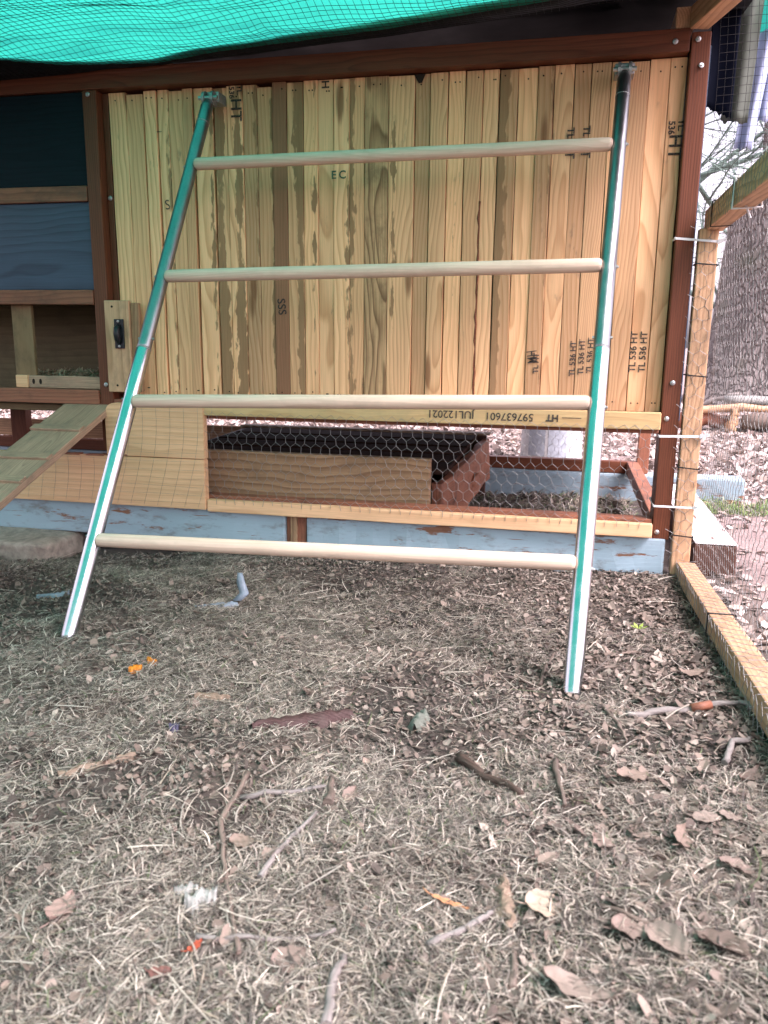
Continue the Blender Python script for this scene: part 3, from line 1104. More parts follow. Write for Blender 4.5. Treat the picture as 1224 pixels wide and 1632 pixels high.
hexwire('chicken_wire', lambda u, v: (.2685 - .002 * math.sin(u * 30), -.02 - u, fz(-u) - .03 + v), 2.0, .062, parent=fence, loc=(.27, -.5, .1), jit=.003)
hexwire('chicken_wire', lambda u, v: (.268 + v, -.02 - u, fz(-u) + .0225), 2.0, .06, parent=fence, loc=(.27, -.5, .1), jit=.003)
hexwire('chicken_wire', lambda u, v: (.2695, -.02 - u, .795 + v), 2.0, .055, parent=fence, loc=(.27, -.5, .8), jit=.003)


def strap(name, x0, x1, y0, y1, z, h, mat, parent, tilt=0.0, tail=.02, r=.0006):
    loop = [(x0, y0), (x1, y0), (x1, y1), (x0, y1), (x0, y0)]
    V, F = [], []
    for i, (x, y) in enumerate(loop):
        zz = z + tilt * (x - x0)
        V += [(x, y, zz - h / 2), (x, y, zz + h / 2)]
    for i in range(4):
        F.append((2 * i, 2 * i + 2, 2 * i + 3, 2 * i + 1))
    n = len(V)
    if tail:
        zz = z + tilt * (x1 - x0)
        V += [(x1 - .006, y0 - .001, zz - h), (x1 + tail, y0 - .006, zz - h * .5 + .004), (x1 + tail, y0 - .006, zz + h * .5 + .004), (x1 - .006, y0 - .001, zz + h)]
        F.append((n, n + 1, n + 2, n + 3))
    o = mesh(name, V, F, mat, parent, False, (x0, y0, z))
    md = o.modifiers.new('thick', 'SOLIDIFY')
    md.thickness = .0016
    md.offset = 1
    return o


strap('zip_tie', .207, .302, -.015, .088, .779, .0050, 'zip', fence, -.09, .012)
strap('zip_tie', .207, .302, -.015, .088, .338, .0052, 'zip', fence, .03, .014)
strap('zip_tie', .207, .302, -.015, .088, .172, .0046, 'zip', fence, .0, .004)
for z in (.725, .48, .267, .104):
    strap('tie_wire', .2555, .3015, -.0145, .031, z, .0028, 'net', fence, -.08, 0)
for y in (-.09, -.33):
    V, F = tube_data([(.269, y, .845), (.313, y - .004, .845), (.314, y - .004, .794), (.268, y, .793), (.268, y + .002, .845)], .0016, 6)
    mesh('tie_wire', V, F, 'net', fence, False, (.27, y, .82))
V, F = tube_data([(.2665, -.345, .845), (.3145, -.35, .846), (.3155, -.35, .792), (.266, -.345, .791), (.2665, -.345, .847), (.30, -.34, .775)], .0022, 6)
mesh('zip_tie', V, F, 'zip', fence, False, (.27, -.34, .82))
V, F = tube_data([(.266, -.50, fz(-.5) + .024), (.313, -.50, fz(-.5) + .024), (.315, -.5, fz(-.5) - .02), (.265, -.5, fz(-.5) - .02), (.266, -.498, fz(-.5) + .025)], .0017, 6)
mesh('tie_wire', V, F, 'net', fence, False, (.27, -.5, .05))

# ---------------------------------------------------------------- roosting ladder
lad = thing('roosting_ladder', (-.43, -.72, 0), 'leaning roosting ladder of two steel tubes and four wooden dowels', 'ladder')
LF, LT = Vector((-.908, -.712, min(-.004, ghs(-.908, -.712) - .008))), Vector((-.883, -.040, 1.122))
RF, RT = Vector((.029, -.755, min(.0, ghs(.029, -.755) - .008))), Vector((.074, -.040, 1.130))
for Fo, To in ((LF, LT), (RF, RT)):
    d = To - Fo
    ts = [0, .004, .155, .16, .165, .385, .39, .395, .476, .478]
    rr = [.0152, .0156, .0156, .0152, .0156, .0156, .0152, .0156, .0156, .0150]
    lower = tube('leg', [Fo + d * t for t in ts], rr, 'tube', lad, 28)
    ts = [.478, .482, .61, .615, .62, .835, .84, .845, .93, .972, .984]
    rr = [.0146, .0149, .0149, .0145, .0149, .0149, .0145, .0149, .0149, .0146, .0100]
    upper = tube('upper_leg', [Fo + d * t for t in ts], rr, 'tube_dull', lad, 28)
    tube('sleeve_ring', [Fo + d * .4765, Fo + d * .4787], .0158, 'cast', lower, 28)
    q = Fo + d * .497
    V, F = tube_data([q + Vector((-.0185, 0, 0)), q + Vector((.0185, 0, 0))], .0028, 8)
    mesh('bolt', V, F, 'screw', lower, False, tuple(q))
    # hinged cast bracket under the beam
    p = Fo + d * .988
    hd = thing if False else None
    V, F = [], []
    for s in (-1, 1):
        c = p + Vector((s * .011, .004, .004))
        V, F = tube_data([c + Vector((-.0035, 0, 0)), c + Vector((.0030, 0, 0))], .0165, 14, True, V, F)
    mesh('bracket_ear', V, F, 'cast', lad, False, tuple(p))
    V, F = tube_data([p + Vector((-.024, -.004, .004)), p + Vector((.024, -.004, .004))], .0048, 10)
    mesh('bracket_bolt', V, F, 'screw', lad, False, tuple(p))
    board('bracket_plate', p.x - .021, p.x + .021, p.y + .012, p.y + .058, p.z - .002, p.z + .022, 'cast', lad, bev=.004)
    tube('clamp_ring', [Fo + d * .934, Fo + d * .9355], .0157, 'screw', lad, 24)
    side = -1 if Fo is LF else 1
    for t in (.16, .388, .615, .84):
        q = Fo + d * t
        screw(q.x + side * .0135, q.y, q.z, lad, .0045, (side, -.1, 0), 'rung_screw')
for tl, tr in ((.8425, .8385), (.6135, .6165), (.3835, .3935), (.154, .166)):
    a = LF + (LT - LF) * tl
    b = RF + (RT - RF) * tr
    e = (b - a).normalized()
    n = Vector((0, -.86, .5)) * .004
    a2 = a + e * .010 + n
    b2 = b - e * .012 + n
    L = (b2 - a2).length
    pts = [a2, a2 + e * .003, a2 + e * .008] + [a2 + e * (L * k / 12) for k in range(1, 12)] + [b2 - e * .008, b2 - e * .003, b2]
    rr = [.0090, .0122, .0136] + [.0137] * 11 + [.0136, .0122, .0090]
    tube('rung', pts, rr, 'dowel', lad, 24, along=True)

# ---------------------------------------------------------------- hen ramp
ramp = thing('hen_ramp', (-1.30, -.2, .2), 'weathered grey-green plank ramp with cleats leading up to the coop', 'ramp')
ra0, ra1 = Vector((-1.292, .015, .366)), Vector((-1.30, -.92, .005))
beam('ramp_plank', ra0, ra1, .145, .019, 'weathered', ramp, rough=.0012)
dr = ra1 - ra0
nrm = Vector((0, -dr.z, dr.y)).normalized()
if nrm.z < 0:
    nrm = -nrm
for t in (.16, .31, .42, .56, .70, .84):
    c = ra0 + dr * t + nrm * .0130
    beam('cleat', c + Vector((-.074, 0, 0)), c + Vector((.071, 0, 0)), .026, .0065, 'weathered', ramp, up=tuple(nrm), bev=.0015, rough=.0008)

# ---------------------------------------------------------------- dust bath box below the coop
db = thing('dust_bath_box', (-.65, .5, .0), 'low open wooden box standing under the coop behind the chicken wire', 'box')
board('front_plank', -1.20, -.350, .085, .112, .110, .246, 'old_plank', db, rough=.0015, bev=.004)
board('rear_board', -1.20, -.285, .90, .925, .0, .222, 'dark_wood', db, rough=.002)  # rear and left side boards darkened: shade inside the box is in the colour
for k in range(5):
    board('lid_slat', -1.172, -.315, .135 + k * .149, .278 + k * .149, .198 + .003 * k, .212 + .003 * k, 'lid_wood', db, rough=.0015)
board('rear_cap', -1.22, -.272, .885, .935, .2225, .2305, 'weathered', db, rough=.002)
beam('side_board', (-.350, .23, .075), (-.285, .90, .140), .024, .15, 'redwood_worn', db, rough=.006)
beam('side_board', (-1.19, .115, .10), (-1.19, .90, .12), .024, .20, 'dark_wood', db, rough=.003)
beam('side_leg', (-.352, .225, .0), (-.350, .222, .16), .030, .026, 'redwood_worn', db, up=(0, 1, 0), rough=.003)
beam('side_knob', (-.318, .60, .075), (-.290, .66, .118), .030, .03, 'redwood_worn', db, rough=.004, bev=.010)

# ---------------------------------------------------------------- other timbers, stone, bucket
board('timber', .318, .416, .052, .92, -.035, .068, 'dark_wood', None, bev=.004, rough=.003)
tb = bpy.data.objects['timber']
tag(tb, 'short dark timber with a pale painted top lying outside the fence', 'timber')
tpg = board('painted_top', .3185, .4155, .0525, .9195, (.0705), .0730, 'white_paint', tb, bev=.0008)

bm = bmesh.new()
bmesh.ops.create_cube(bm, size=1)
bmesh.ops.subdivide_edges(bm, edges=bm.edges[:], cuts=7, use_grid_fill=True)
for v in bm.verts:
    p = v.co
    rr_ = (abs(p.x * 2) ** 14 + abs(p.y * 2) ** 14 + abs(p.z * 2) ** 14) ** (1 / 14)
    p /= max(rr_, 1e-6) / max(abs(p.x * 2), abs(p.y * 2), abs(p.z * 2), 1e-6) if rr_ else 1
    v.co = Vector((p.x * .36 + .010 * float(vn(p.y * 6 + 3, p.z * 6)), p.y * .20 + .014 * float(vn(p.x * 6, p.z * 5 + 9)), p.z * .075 + .010 * float(vn(p.x * 7 + 2, p.y * 7))))
me = bpy.data.meshes.new('stone')
bm.to_mesh(me)
bm.free()
me.polygons.foreach_set('use_smooth', [True] * len(me.polygons))
o = link('stone', me, 'stone')
o.location = (-1.53, -.055, -.030)
tag(o, 'flat grey-brown stone propping the left end of the blue sill', 'stone')

bk = thing('bucket', (-.075, 1.80, 0), 'whitish plastic bucket with faded print behind the coop', 'bucket')
prof = [(.0, .004), (.138, .004), (.140, .02), (.134, .30), (.1335, .335), (.146, .338), (.146, .352), (.134, .355), (.130, .345), (.133, .02), (.0, .012)]
V, F = [], []
S = 40
for (r, z) in prof:
    for k in range(S):
        a = 2 * math.pi * k / S
        V.append((-.075 + r * math.cos(a), 1.80 + r * math.sin(a), z + ghs(-.075, 1.8)))
for i in range(len(prof) - 1):
    for k in range(S):
        F.append((i * S + k, i * S + (k + 1) % S, (i + 1) * S + (k + 1) % S, (i + 1) * S + k))
mesh('bucket_shell', V, F, 'bucket', bk, True, (-.075, 1.8, 0))
for a0, a1, z0, z1, mt in ((-2.35, -1.75, .05, .21, 'bucket_print'), (-1.65, -1.05, .04, .20, 'bucket_print'), (-2.3, -1.1, .235, .25, 'tarp_olive')):
    V, F = [], []
    for k in range(9):
        a = a0 + (a1 - a0) * k / 8
        for z in (z0, z1):
            r = .1400 - (z - .02) / .28 * .006 + .0012
            V.append((-.075 + r * math.cos(a), 1.80 + r * math.sin(a), z))
    for k in range(8):
        F.append((2 * k, 2 * k + 2, 2 * k + 3, 2 * k + 1))
    mesh('printed_panel', V, F, mt, bk, True, (-.075, 1.66, .1))
V, F = tube_data([(-.075 + .149 * math.cos(a), 1.80 - .05 - .06 * math.sin(a), .315 - .16 * math.sin(a)) for a in np.linspace(0, math.pi, 16)], .002, 6)
mesh('handle', V, F, 'screw', bk, True, (-.075, 1.75, .3))

# ---------------------------------------------------------------- broken tree trunk, logs and trees beyond
g = G('trunk_bark')
P = g.n('TexCoord').outputs['Object']
wv = g.n('TexVoronoi', {'Vector': g.scaled(g.n('VectorMath', {0: P, 1: g.scaled(g.noise(P, 3, 3, .6, True), (.25, .25, .5))}, operation='ADD').outputs[0], (16, 16, 3.4)), 'Scale': 1.6}, feature='DISTANCE_TO_EDGE').outputs[0]
nn = g.noise(g.scaled(P, (12, 12, 3)), 2.5, 6, .7)
cb = g.mix(g.step(wv, .0, .16), (.12, .10, .09), g.mix(nn, (.16, .138, .125), (.31, .275, .25)))
cb = g.mix(g.m('MULTIPLY', g.step(g.noise(P, 1.5, 3, .6), .55, .7), .5), cb, (.12, .14, .085))
M['trunk'] = g.done(g.bsdf(cb, .9, g.bump(g.m('ADD', g.step(wv, 0, .2), g.m('MULTIPLY', nn, .5)), 1.0, .03)))
stump = thing('tree_stump', (1.95, 6.4, 0), 'tall broken tree stump with ridged grey bark beyond the fence', 'tree')
V, F = [], []
A, B = 72, 40
for k in range(B + 1):
    t = k / B
    for i in range(A):
        a = 2 * math.pi * i / A
        top = 1.92 + .16 * math.sin(a * 7) + .22 * float(vn(i * .9, 3)) + .22 * math.cos(a - 5.2)
        z = -.1 + (top + .1) * t
        flare = 1 + .35 * math.exp(-z * 2.6)
        r = (.70 - .01 * z) * flare * (1 + .05 * math.cos(5 * a + .4) * math.exp(-z) + .045 * float(vn(a * 9, z * 2.2 + 5)) + .03 * float(vn(a * 22, z * 4)))
        V.append((1.97 + r * math.cos(a) + .03 * z, 6.4 + r * math.sin(a), z))
for k in range(B):
    for i in range(A):
        F.append((k * A + i, k * A + (i + 1) % A, (k + 1) * A + (i + 1) % A, (k + 1) * A + i))
n0 = len(V)
V.append((2.04, 6.4, 1.5))
for i in range(A):
    F.append((B * A + i, B * A + (i + 1) % A, n0))
mesh('trunk', V, F, M['trunk'], stump, True, (1.95, 6.4, 0))


def log(name, a, b, r, mat, label, seed, cat='log'):
    rr = random.Random(seed)
    a, b = Vector(a), Vector(b)
    pts, rads = [], []
    n = 10
    for i in range(n + 1):
        t = i / n
        pts.append(a.lerp(b, t) + Vector((rr.gauss(0, .006), rr.gauss(0, .006), rr.gauss(0, .006) + .02 * math.sin(t * 3))))
        rads.append(r * (1 - .25 * t) * rr.uniform(.9, 1.1))
    o = tube(name, pts, rads, mat, None, 14, along=True)
    return tag(o, label, cat)


log('log', (.98, 3.72, .185), (1.9, 3.65, .145), .032, 'droppings', 'pale barkless log lying on top of the log pile', 1)
log('log', (.72, 3.62, .135), (1.9, 3.58, .125), .026, 'fence_wood', 'thin orange-brown pole across the log pile', 2)
log('log', (.70, 3.66, .05), (1.02, 3.66, .05), .055, 'redwood_worn', 'short red-brown split log at the left end of the pile', 3)
log('log', (1.08, 3.58, .06), (1.95, 3.5, .075), .052, 'twig', 'mossy grey log at the foot of the log pile', 4)
log('log', (1.12, 3.72, .03), (2.0, 3.74, .03), .06, 'bark', 'dark bark log at the back of the log pile', 5)
log('log', (1.00, 3.52, .0), (1.04, 3.62, .15), .034, 'old_plank', 'orange-brown stick standing against the log pile', 6)
log('log', (.80, 3.9, .10), (1.10, 3.85, .22), .018, 'twig_grey', 'grey branch poking up behind the log pile', 7)


def branch_tree(name, base, h, r, label, seed, levels=4, mat='twig'):
    root = thing(name, base, label, 'tree', 'bare trees beyond the fence')
    rr = random.Random(seed)
    V, F = [], []
    TV, TF = [], []

    def grow(p, d, L, rad, lev):
        pts, rads = [p], [rad]
        n = 6
        dd = d.copy()
        for i in range(n):
            dd = (dd + Vector((rr.gauss(0, .13), rr.gauss(0, .13), rr.gauss(.03, .09)))).normalized()
            p = p + dd * L / n
            pts.append(p)
            rads.append(rad * (1 - .62 * (i + 1) / n))
        if lev == 0:
            tube_data(pts, rads, 12, False, TV, TF)
        else:
            tube_data(pts, rads, 5 if lev < 2 else 3, False, V, F)
        if lev < levels:
            for k in range(9 if lev == 0 else 5):
                i = rr.randint(1 if lev else 1, n)
                ax = Vector((rr.gauss(0, 1), rr.gauss(0, 1), rr.gauss(0, .35)))
                nd = (dd * .45 + ax.normalized() * .9).normalized()
                grow(pts[i], nd, L * rr.uniform(.42, .66), max(rads[i] * .55, .004), lev + 1)
    grow(Vector(base), Vector((rr.gauss(0, .05), rr.gauss(0, .05), 1)), h, r, 0)
    mesh('trunk', TV, TF, M['trunk'], root, True, base)
    mesh('crown', V, F, mat, root, True, base)
    return root


M['far_twig'] = plain('far_twigs', (.10, .15, .125), .9, .3, 2)
branch_tree('bare_tree', (3.3, 15.5, 0), 6.5, .16, 'bare tree with fine branches against the sky, right of the post', 11, 4, 'far_twig')
branch_tree('bare_tree', (1.4, 19, 0), 8, .2, 'farther bare tree with fine branches against the sky', 12, 4, 'far_twig')

# ---------------------------------------------------------------- ground cover
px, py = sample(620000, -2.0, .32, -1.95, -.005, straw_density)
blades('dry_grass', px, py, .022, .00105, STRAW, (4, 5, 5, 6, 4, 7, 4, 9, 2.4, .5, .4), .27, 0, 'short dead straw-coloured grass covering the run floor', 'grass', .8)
px, py = sample(52000, -2.0, .32, -1.95, -.005, lambda x, y: (np.abs(x + .22 * (y + 2.0)) < .35 + (y + 2.0) * .62) * (.35 + .65 * sm(x, -.3, .2)))
chips('leaf_litter', px, py, .014, LEAFC, None, .35, 'small brown leaf crumbs and bark bits on the run floor', 'leaf litter')
px, py = sample(1500, -1.6, .27, -1.75, -.02, lambda x, y: np.clip(.55 + vn(x * 6, y * 6), 0, 1))
blades('dry_stalks', px, py, .070, .0016, STRAW, (5, 4, 3, 3, 5, 3, 2, 2, 3, .3, .3), .10, .004, 'long thin dead grass stalks strewn over the run floor', 'grass', .5)
px, py = sample(90000, -2.0, .30, -1.95, -.005, lambda x, y: (np.abs(x + .22 * (y + 2.0)) < .35 + (y + 2.0) * .62) * np.clip(.45 - 1.5 * vn(x * 4.5 + 1, y * 4.5 + 7), .05, 1))
chips('soil_crumbs', px, py, .0065, LEAFC * .75, None, .5, 'dark crumbs of earth and bark in the bare patches', 'soil', 0, (.5, 1))
px, py = sample(11000, -1.2, .22, .10, 1.0)
blades('coop_floor_grass', px, py, .045, .003, STRAW, (2, 2, 2, 3, 1, 4, 2, 4, 0.5, 4, 4), .6, 0, 'mossy grass and straw on the ground under the coop', 'grass')
px, py = sample(1500, -1.0, .27, -1.7, -.2, lambda x, y: .06 + .75 * sm(x, -.15, .15))
chips('leaf_scraps', px, py, .024, LEAFC, (3, 3, 3, 2, 2, 3, 1), .45, 'torn dead leaf scraps scattered over the right of the run floor', 'leaf litter', .0015, (.3, .65))
px, py = sample(3500, -1.2, .22, .10, 1.0)
chips('coop_floor_litter', px, py, .03, LEAFC, None, .5, 'dead leaves on the ground under the coop', 'leaf litter')
px, py = sample(48000, -4.5, 2.2, 1.12, 6.5)
chips('mulch', px, py, .050, MULCH, None, .45, 'pinkish leaf mulch covering the yard behind the coop', 'mulch')
px, py = sample(14000, .34, 2.2, -.9, 4.2, lambda x, y: 1 - .8 * (sm(x, .42, .5) * sm(y, -.1, .05) * (1 - sm(y, .55, .75))))
chips('yard_litter', px, py, .034, MULCH, None, .35, 'pinkish leaf scraps on the yard right of the fence', 'leaf litter')
px, py = sample(700, .43, .75, .80, 1.0)
blades('green_grass', px, py, .05, .003, np.array([(.12, .22, .06), (.2, .27, .09), (.4, .36, .22)]), (3, 2, 1), .8, 0, 'green grass tuft in front of the blue beam end', 'grass')


# ---------------------------------------------------------------- single twigs, leaves and scraps on the ground
def twig(pts, r, mat, label, cat='twig', group='twigs on the run floor', side=None, lift=.6):
    rr = random.Random(int(pts[0][0] * 1e4))
    P3 = []
    for i, (a, b) in enumerate(zip(pts, pts[1:])):
        for k in range(5):
            t = k / 5
            x, y = a[0] + (b[0] - a[0]) * t, a[1] + (b[1] - a[1]) * t
            P3.append((x + rr.gauss(0, r * .25), y + rr.gauss(0, r * .25)))
    P3.append(pts[-1])
    r *= .85
    P3 = [Vector((x, y, ghs(x, y) + r * lift + .0045 + .002 * math.sin(x * 90))) for x, y in P3]
    n = len(P3)
    o = tube('twig', P3, [r * (1.05 - .5 * i / n) * rr.uniform(.85, 1.15) for i in range(n)], mat, None, 8, along=True)
    return tag(o, label, cat, group)


twig([(-.372, -1.116), (-.364, -1.226), (-.313, -1.325), (-.264, -1.410)], .0042, 'twig', 'long curved brown twig in the left foreground')
twig([(-.118, -1.008), (-.081, -1.051), (-.030, -1.100)], .0080, 'bark', 'thick dark brown broken stick right of the centre foreground')
twig([(.105, -.868), (.162, -.842), (.216, -.827), (.269, -.817), (.286, -.862)], .0062, 'twig_grey', 'grey stick with an orange patch beside the bottom rail')
twig([(.213, -1.001), (.230, -.955), (.258, -.934)], .0055, 'twig_grey', 'short pale hooked twig near the right edge')
twig([(.008, -1.025), (.009, -1.081), (.020, -1.124)], .0050, 'twig', 'short upright-looking brown twig ahead of the right ladder foot')
twig([(-.285, -1.305), (-.283, -1.262), (-.262, -1.185)], .0045, 'twig_grey', 'forked grey twig left of centre in the foreground')
twig([(-.254, -1.167), (-.268, -1.105)], .0065, 'twig', 'stubby straight brown twig in the centre foreground')
twig([(-.166, -1.462), (-.173, -1.411), (-.172, -1.385)], .0060, 'twig_grey', 'thick grey stub at the bottom edge of the picture')
twig([(-.024, -.727), (-.014, -.64), (.001, -.566)], .0042, 'twig', 'crooked grey-brown twig left of the right ladder foot')
twig([(-.31, -1.40), (-.25, -1.385), (-.19, -1.352)], .0035, 'twig_grey', 'thin pale twig crossing the foreground at lower left')
twig([(-.02, -1.40), (-.022, -1.355)], .0050, 'twig', 'upright brown twig stub right of centre at the bottom')
twig([(-.10, -1.36), (-.06, -1.325), (-.045, -1.31)], .0042, 'twig_grey', 'pale splinter right of centre near the bottom')
twig([(.06, -.80), (.09, -.90), (.10, -.95)], .0035, 'twig', 'thin brown twig running down from the right ladder foot')
twig([(-.36, -1.18), (-.29, -1.145), (-.26, -1.125)], .0040, 'twig_grey', 'bluish grey twig lying left of the stubby brown twig')
twig([(.05, -1.29), (.09, -1.315), (.13, -1.325)], .0026, 'twig', 'thin curved twig among the leaves at lower right')
twig([(-.60, -.66), (-.53, -.70)], .0048, 'twig', 'short dark stick on the straw between the ladder legs')
tw = bpy.data.objects['twig.002']
V, F = tube_data([(.196, -.8345, ghs(.196, -.8345) + .0092), (.224, -.825, ghs(.224, -.825) + .0092)], .0066, 8)
mesh('orange_bark', V, F, 'redwood_worn', tw, True, (.2, -.83, .05))


def slab(name, pts, w, h, mat, label, cat, seed=1, group=None):
    """An irregular piece of bark lying on the ground."""
    rr = random.Random(seed)
    V, F = [], []
    pts = [Vector((x, y, ghs(x, y))) for x, y in pts]
    n = 14
    rows = 7
    for i in range(n + 1):
        t = i / n * (len(pts) - 1)
        k = min(int(t), len(pts) - 2)
        p = pts[k].lerp(pts[k + 1], t - k)
        d = (pts[k + 1] - pts[k]).normalized()
        s = Vector((-d.y, d.x, 0))
        ww = w * (.3 + .7 * math.sin(math.pi * min(max(i / n, .05), .95)) ** .7) * rr.uniform(.6, 1.25)
        p = p + s * w * rr.uniform(-.14, .14)
        for j in range(rows):
            u = j / (rows - 1) - .5
            V.append(p + s * u * ww + Vector((0, 0, h * (1 - (2 * u) ** 2) * rr.uniform(.7, 1.2) - .002 + .002)))
    for i in range(n):
        for j in range(rows - 1):
            a = i * rows + j
            F.append((a, a + 1, a + rows + 1, a + rows))
    o = mesh(name, V, F, mat, None, True, tuple(pts[0]))
    return tag(o, label, cat, group)


slab('bark_piece', [(-.418, -.998), (-.36, -.955), (-.296, -.905)], .042, .015, 'red_bark', 'dark red-brown strip of bark in the middle of the run', 'bark', 3)
slab('bark_piece', [(-.193, -.945), (-.186, -.89)], .026, .016, 'lichen', 'small grey-green lichened bark lump right of the red bark strip', 'bark', 4)
slab('bark_piece', [(-.04, -1.262), (-.026, -1.33)], .024, .012, 'bark_chip', 'pale tan splintered bark piece at lower right of centre', 'bark', 5)
slab('bark_piece', [(-.62, -1.16), (-.55, -1.09)], .020, .010, 'bark_chip', 'light brown bark chip in the left foreground', 'bark', 6)
slab('bark_piece', [(-.555, -.90), (-.50, -.885)], .022, .011, 'bark_chip', 'tan curled bark bit right of the orange peel', 'bark', 9)
slab('orange_peel', [(-.708, -.832), (-.686, -.826)], .022, .012, 'orange', 'larger orange peel scrap on the straw', 'peel', 7, 'orange peel scraps')
slab('orange_peel', [(-.697, -.792), (-.673, -.797)], .013, .009, 'orange', 'smaller orange peel scrap behind the larger one', 'peel', 8, 'orange peel scraps')
slab('purple_scrap', [(-.545, -1.002), (-.531, -.998)], .018, .009, 'purple', 'tiny purple scrap left of the red bark strip', 'scrap', 10)
slab('plastic_strip', [(-.735, -.525), (-.70, -.49), (-.665, -.465)], .026, .010, 'plastic_film', 'crumpled grey-blue plastic strip flat on the straw between the legs', 'plastic', 11)
sp = [Vector((-.668, -.462, .006)), Vector((-.655, -.452, .020)), Vector((-.664, -.447, .040)), Vector((-.668, -.442, .062))]
V, F = [], []
for i, p in enumerate(sp):
    wv_ = (.010, .011, .010, .006)[i]
    V += [p + Vector((-wv_, 0, 0)), p + Vector((0, -.004, 0)), p + Vector((wv_, 0, 0))]
for i in range(3):
    for j in range(2):
        F.append((i * 3 + j, i * 3 + j + 1, i * 3 + j + 4, i * 3 + j + 3))
o = mesh('strip_end', V, F, 'plastic_film', bpy.data.objects['plastic_strip'], True, (-.66, -.45, .02))
o.modifiers.new('thick', 'SOLIDIFY').thickness = .0012
slab('plastic_strip', [(-1.115, -.515), (-1.06, -.475)], .030, .008, 'plastic_film', 'small grey-blue plastic scrap left of the left ladder leg', 'plastic', 12)
for k, (x, y, w_) in enumerate(((-.329, -1.352, .030), (-.352, -1.338, .022))):
    slab('dropping', [(x - w_ * .5, y - .004), (x + w_ * .5, y + .006)], w_ * .9, .016 if k == 0 else .011, 'droppings',
         ('larger white chalky dropping at lower left', 'smaller greyish dropping beside the white one')[k], 'dropping', 20 + k, 'chalky droppings')


def leaf(x, y, L, W, az, lobes, col, label, seed, curl=.5, lift=.006, group='fallen leaves on the run floor', tilt=0.0):
    rr = random.Random(seed)
    g = G('leaf_skin')
    P = g.n('TexCoord').outputs['Object']
    w = g.noise(P, 120, 4, .6)
    vx, vy, vz = g.xyz(P)
    vein = g.step(g.m('ABSOLUTE', vy), .0012, .0004)
    c = g.mix(w, tuple(q * .75 for q in col), tuple(min(1, q * 1.2) for q in col))
    c = g.mix(g.m('MULTIPLY', vein, .5), c, tuple(q * .5 for q in col))
    mat = g.done(g.bsdf(c, .7, g.bump(w, .3, .001)))
    n, rows = 18, 7
    V, F = [], []
    ph = rr.uniform(0, 6)
    for i in range(n + 1):
        t = i / n
        base = math.sin(math.pi * t ** .85) ** .75 if 0 < t < 1 else 0.02
        ww = W * .5 * base * (1 + lobes * math.sin(t * 19 + ph))
        for j in range(rows):
            u = (j / (rows - 1) - .5) * 2
            z = curl * W * .5 * (abs(u) ** 1.7) * (.5 + .5 * math.sin(t * 5 + ph)) + .10 * L * (t - .5) ** 2 * 4 * curl + .0015 * math.sin(t * 23 + u * 4)
            V.append((L * (t - .5), ww * u, z))
    for i in range(n):
        for j in range(rows - 1):
            a = i * rows + j
            F.append((a, a + 1, a + rows + 1, a + rows))
    V2, F2 = tube_data([(-L * .5, 0, .001), (-L * .62, .002, .002), (-L * .72, .006, .001)], .0009, 5)
    b0 = len(V)
    V += [tuple(v) for v in V2]
    F += [tuple(q + b0 for q in f) for f in F2]
    o = mesh('dead_leaf', V, F, mat, None, True)
    o.scale = (.82, .82, .6)
    o.location = (x, y, ghs(x, y) + lift + .002)
    o.rotation_euler = Euler((tilt + rr.uniform(-.2, .2), rr.uniform(-.2, .2), az))
    return tag(o, label, 'leaf', group)


TAN, PINK, PALE, BRN = (.18, .132, .10), (.19, .138, .11), (.225, .175, .14), (.12, .085, .065)
leaf(.004, -1.300, .052, .040, .4, .05, (.33, .26, .19), 'dark-edged square-looking tan leaf right of centre at the bottom', 1, .25)
leaf(.111, -1.339, .062, .034, -.9, .06, PALE, 'pale curled leaf with raised edge at lower right', 2, .8)
leaf(.082, -1.322, .048, .036, .3, .12, PINK, 'pinkish lobed leaf beside the pale curled leaf at lower right', 3, .5)
leaf(.034, -1.398, .075, .034, -.25, .10, PALE, 'large pale leaf at the bottom edge, right of centre', 4, .7)
leaf(.143, -1.178, .058, .026, 1.2, .15, TAN, 'long tan leaf standing on edge at right', 5, .7, tilt=.4)
leaf(.170, -1.149, .040, .022, .1, .06, PALE, 'first of two flat pale leaf halves at right', 6, .2)
leaf(.196, -1.143, .034, .024, -.2, .06, PALE, 'second, squarer of two flat pale leaf halves at right', 7, .2)
leaf(-.219, -1.403, .042, .034, .7, .06, PINK, 'round pinkish leaf at bottom centre-left', 8, .3)
leaf(-.306, -1.412, .020, .012, 1.0, .05, (.34, .06, .025), 'bright red-orange leaf fragment at the bottom left', 9, .4)
leaf(-.322, -1.448, .026, .017, .2, .15, (.16, .07, .055), 'dull red crumpled leaf just below the bright red fragment', 10, .7)
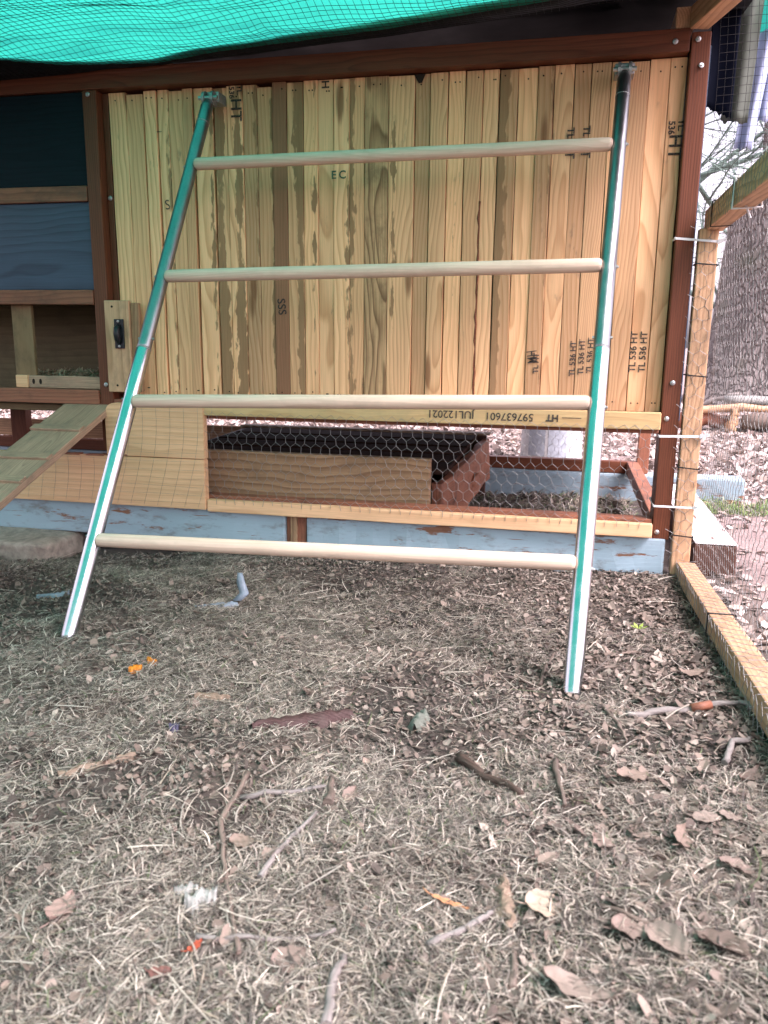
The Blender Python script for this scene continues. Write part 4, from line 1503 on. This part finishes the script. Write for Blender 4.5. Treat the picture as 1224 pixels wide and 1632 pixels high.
leaf(-.088, -1.302, .050, .008, -.1, .0, (.42, .20, .09), 'narrow rust-coloured leaf sliver in the centre foreground', 11, .3)
leaf(.215, -.70, .058, .026, .2, .05, TAN, 'curled oval tan leaf against the bottom rail', 12, .8)
leaf(-.455, -1.395, .055, .032, 1.7, .08, (.28, .19, .155), 'dark pinkish leaf at the bottom left corner', 13, .5)
leaf(.10, -1.05, .055, .030, .5, .16, TAN, 'ragged tan leaf in the middle of the right foreground', 14, .5)
leaf(.19, -1.22, .050, .026, -.4, .12, PINK, 'pinkish torn leaf near the right edge of the foreground', 15, .6)
leaf(.235, -1.04, .052, .024, .9, .10, BRN, 'brown curled leaf just below the pale hooked twig', 16, .7)
leaf(.060, -1.20, .040, .026, 2.2, .12, PINK, 'small pink-brown leaf left of the long tan leaf', 17, .6)
leaf(-.325, -1.255, .036, .026, .2, .08, TAN, 'small tan leaf beside the forked grey twig', 18, .6)
leaf(-.235, -1.135, .034, .022, 1.3, .1, PINK, 'small pink leaf right of the stubby brown twig', 19, .7)
leaf(.155, -1.34, .060, .030, 2.6, .15, BRN, 'brown torn leaf in the bottom right corner', 20, .8)
leaf(-.11, -.60, .040, .018, 1.7, .05, TAN, 'narrow tan leaf standing in the shaded straw mid-run', 21, .5, tilt=.7)
leaf(.13, -.58, .045, .022, .1, .1, PINK, 'thin pinkish leaf on bare earth near the coop corner', 22, .5)
leaf(-.38, -.86, .040, .02, 2.0, .1, BRN, 'brown leaf behind the red bark strip', 23, .6)

sprout = thing('green_sprout', (.155, -.425, ghs(.155, -.425)), 'tiny yellow-green sprout on bare earth near the coop corner', 'plant')
M['sprout'] = plain('sprout_green', (.22, .30, .06), .6, .2, 80)
for k in range(6):
    a = k * 1.05
    c = Vector((.155, -.425, ghs(.155, -.425) + .004))
    d = Vector((math.cos(a), math.sin(a), .5))
    s = Vector((-math.sin(a), math.cos(a), 0)) * .004
    V = [c, c + d * .010 + s, c + d * .018, c + d * .010 - s]
    mesh('leaflet', V, [(0, 1, 2, 3)], 'sprout', sprout, False, tuple(c))
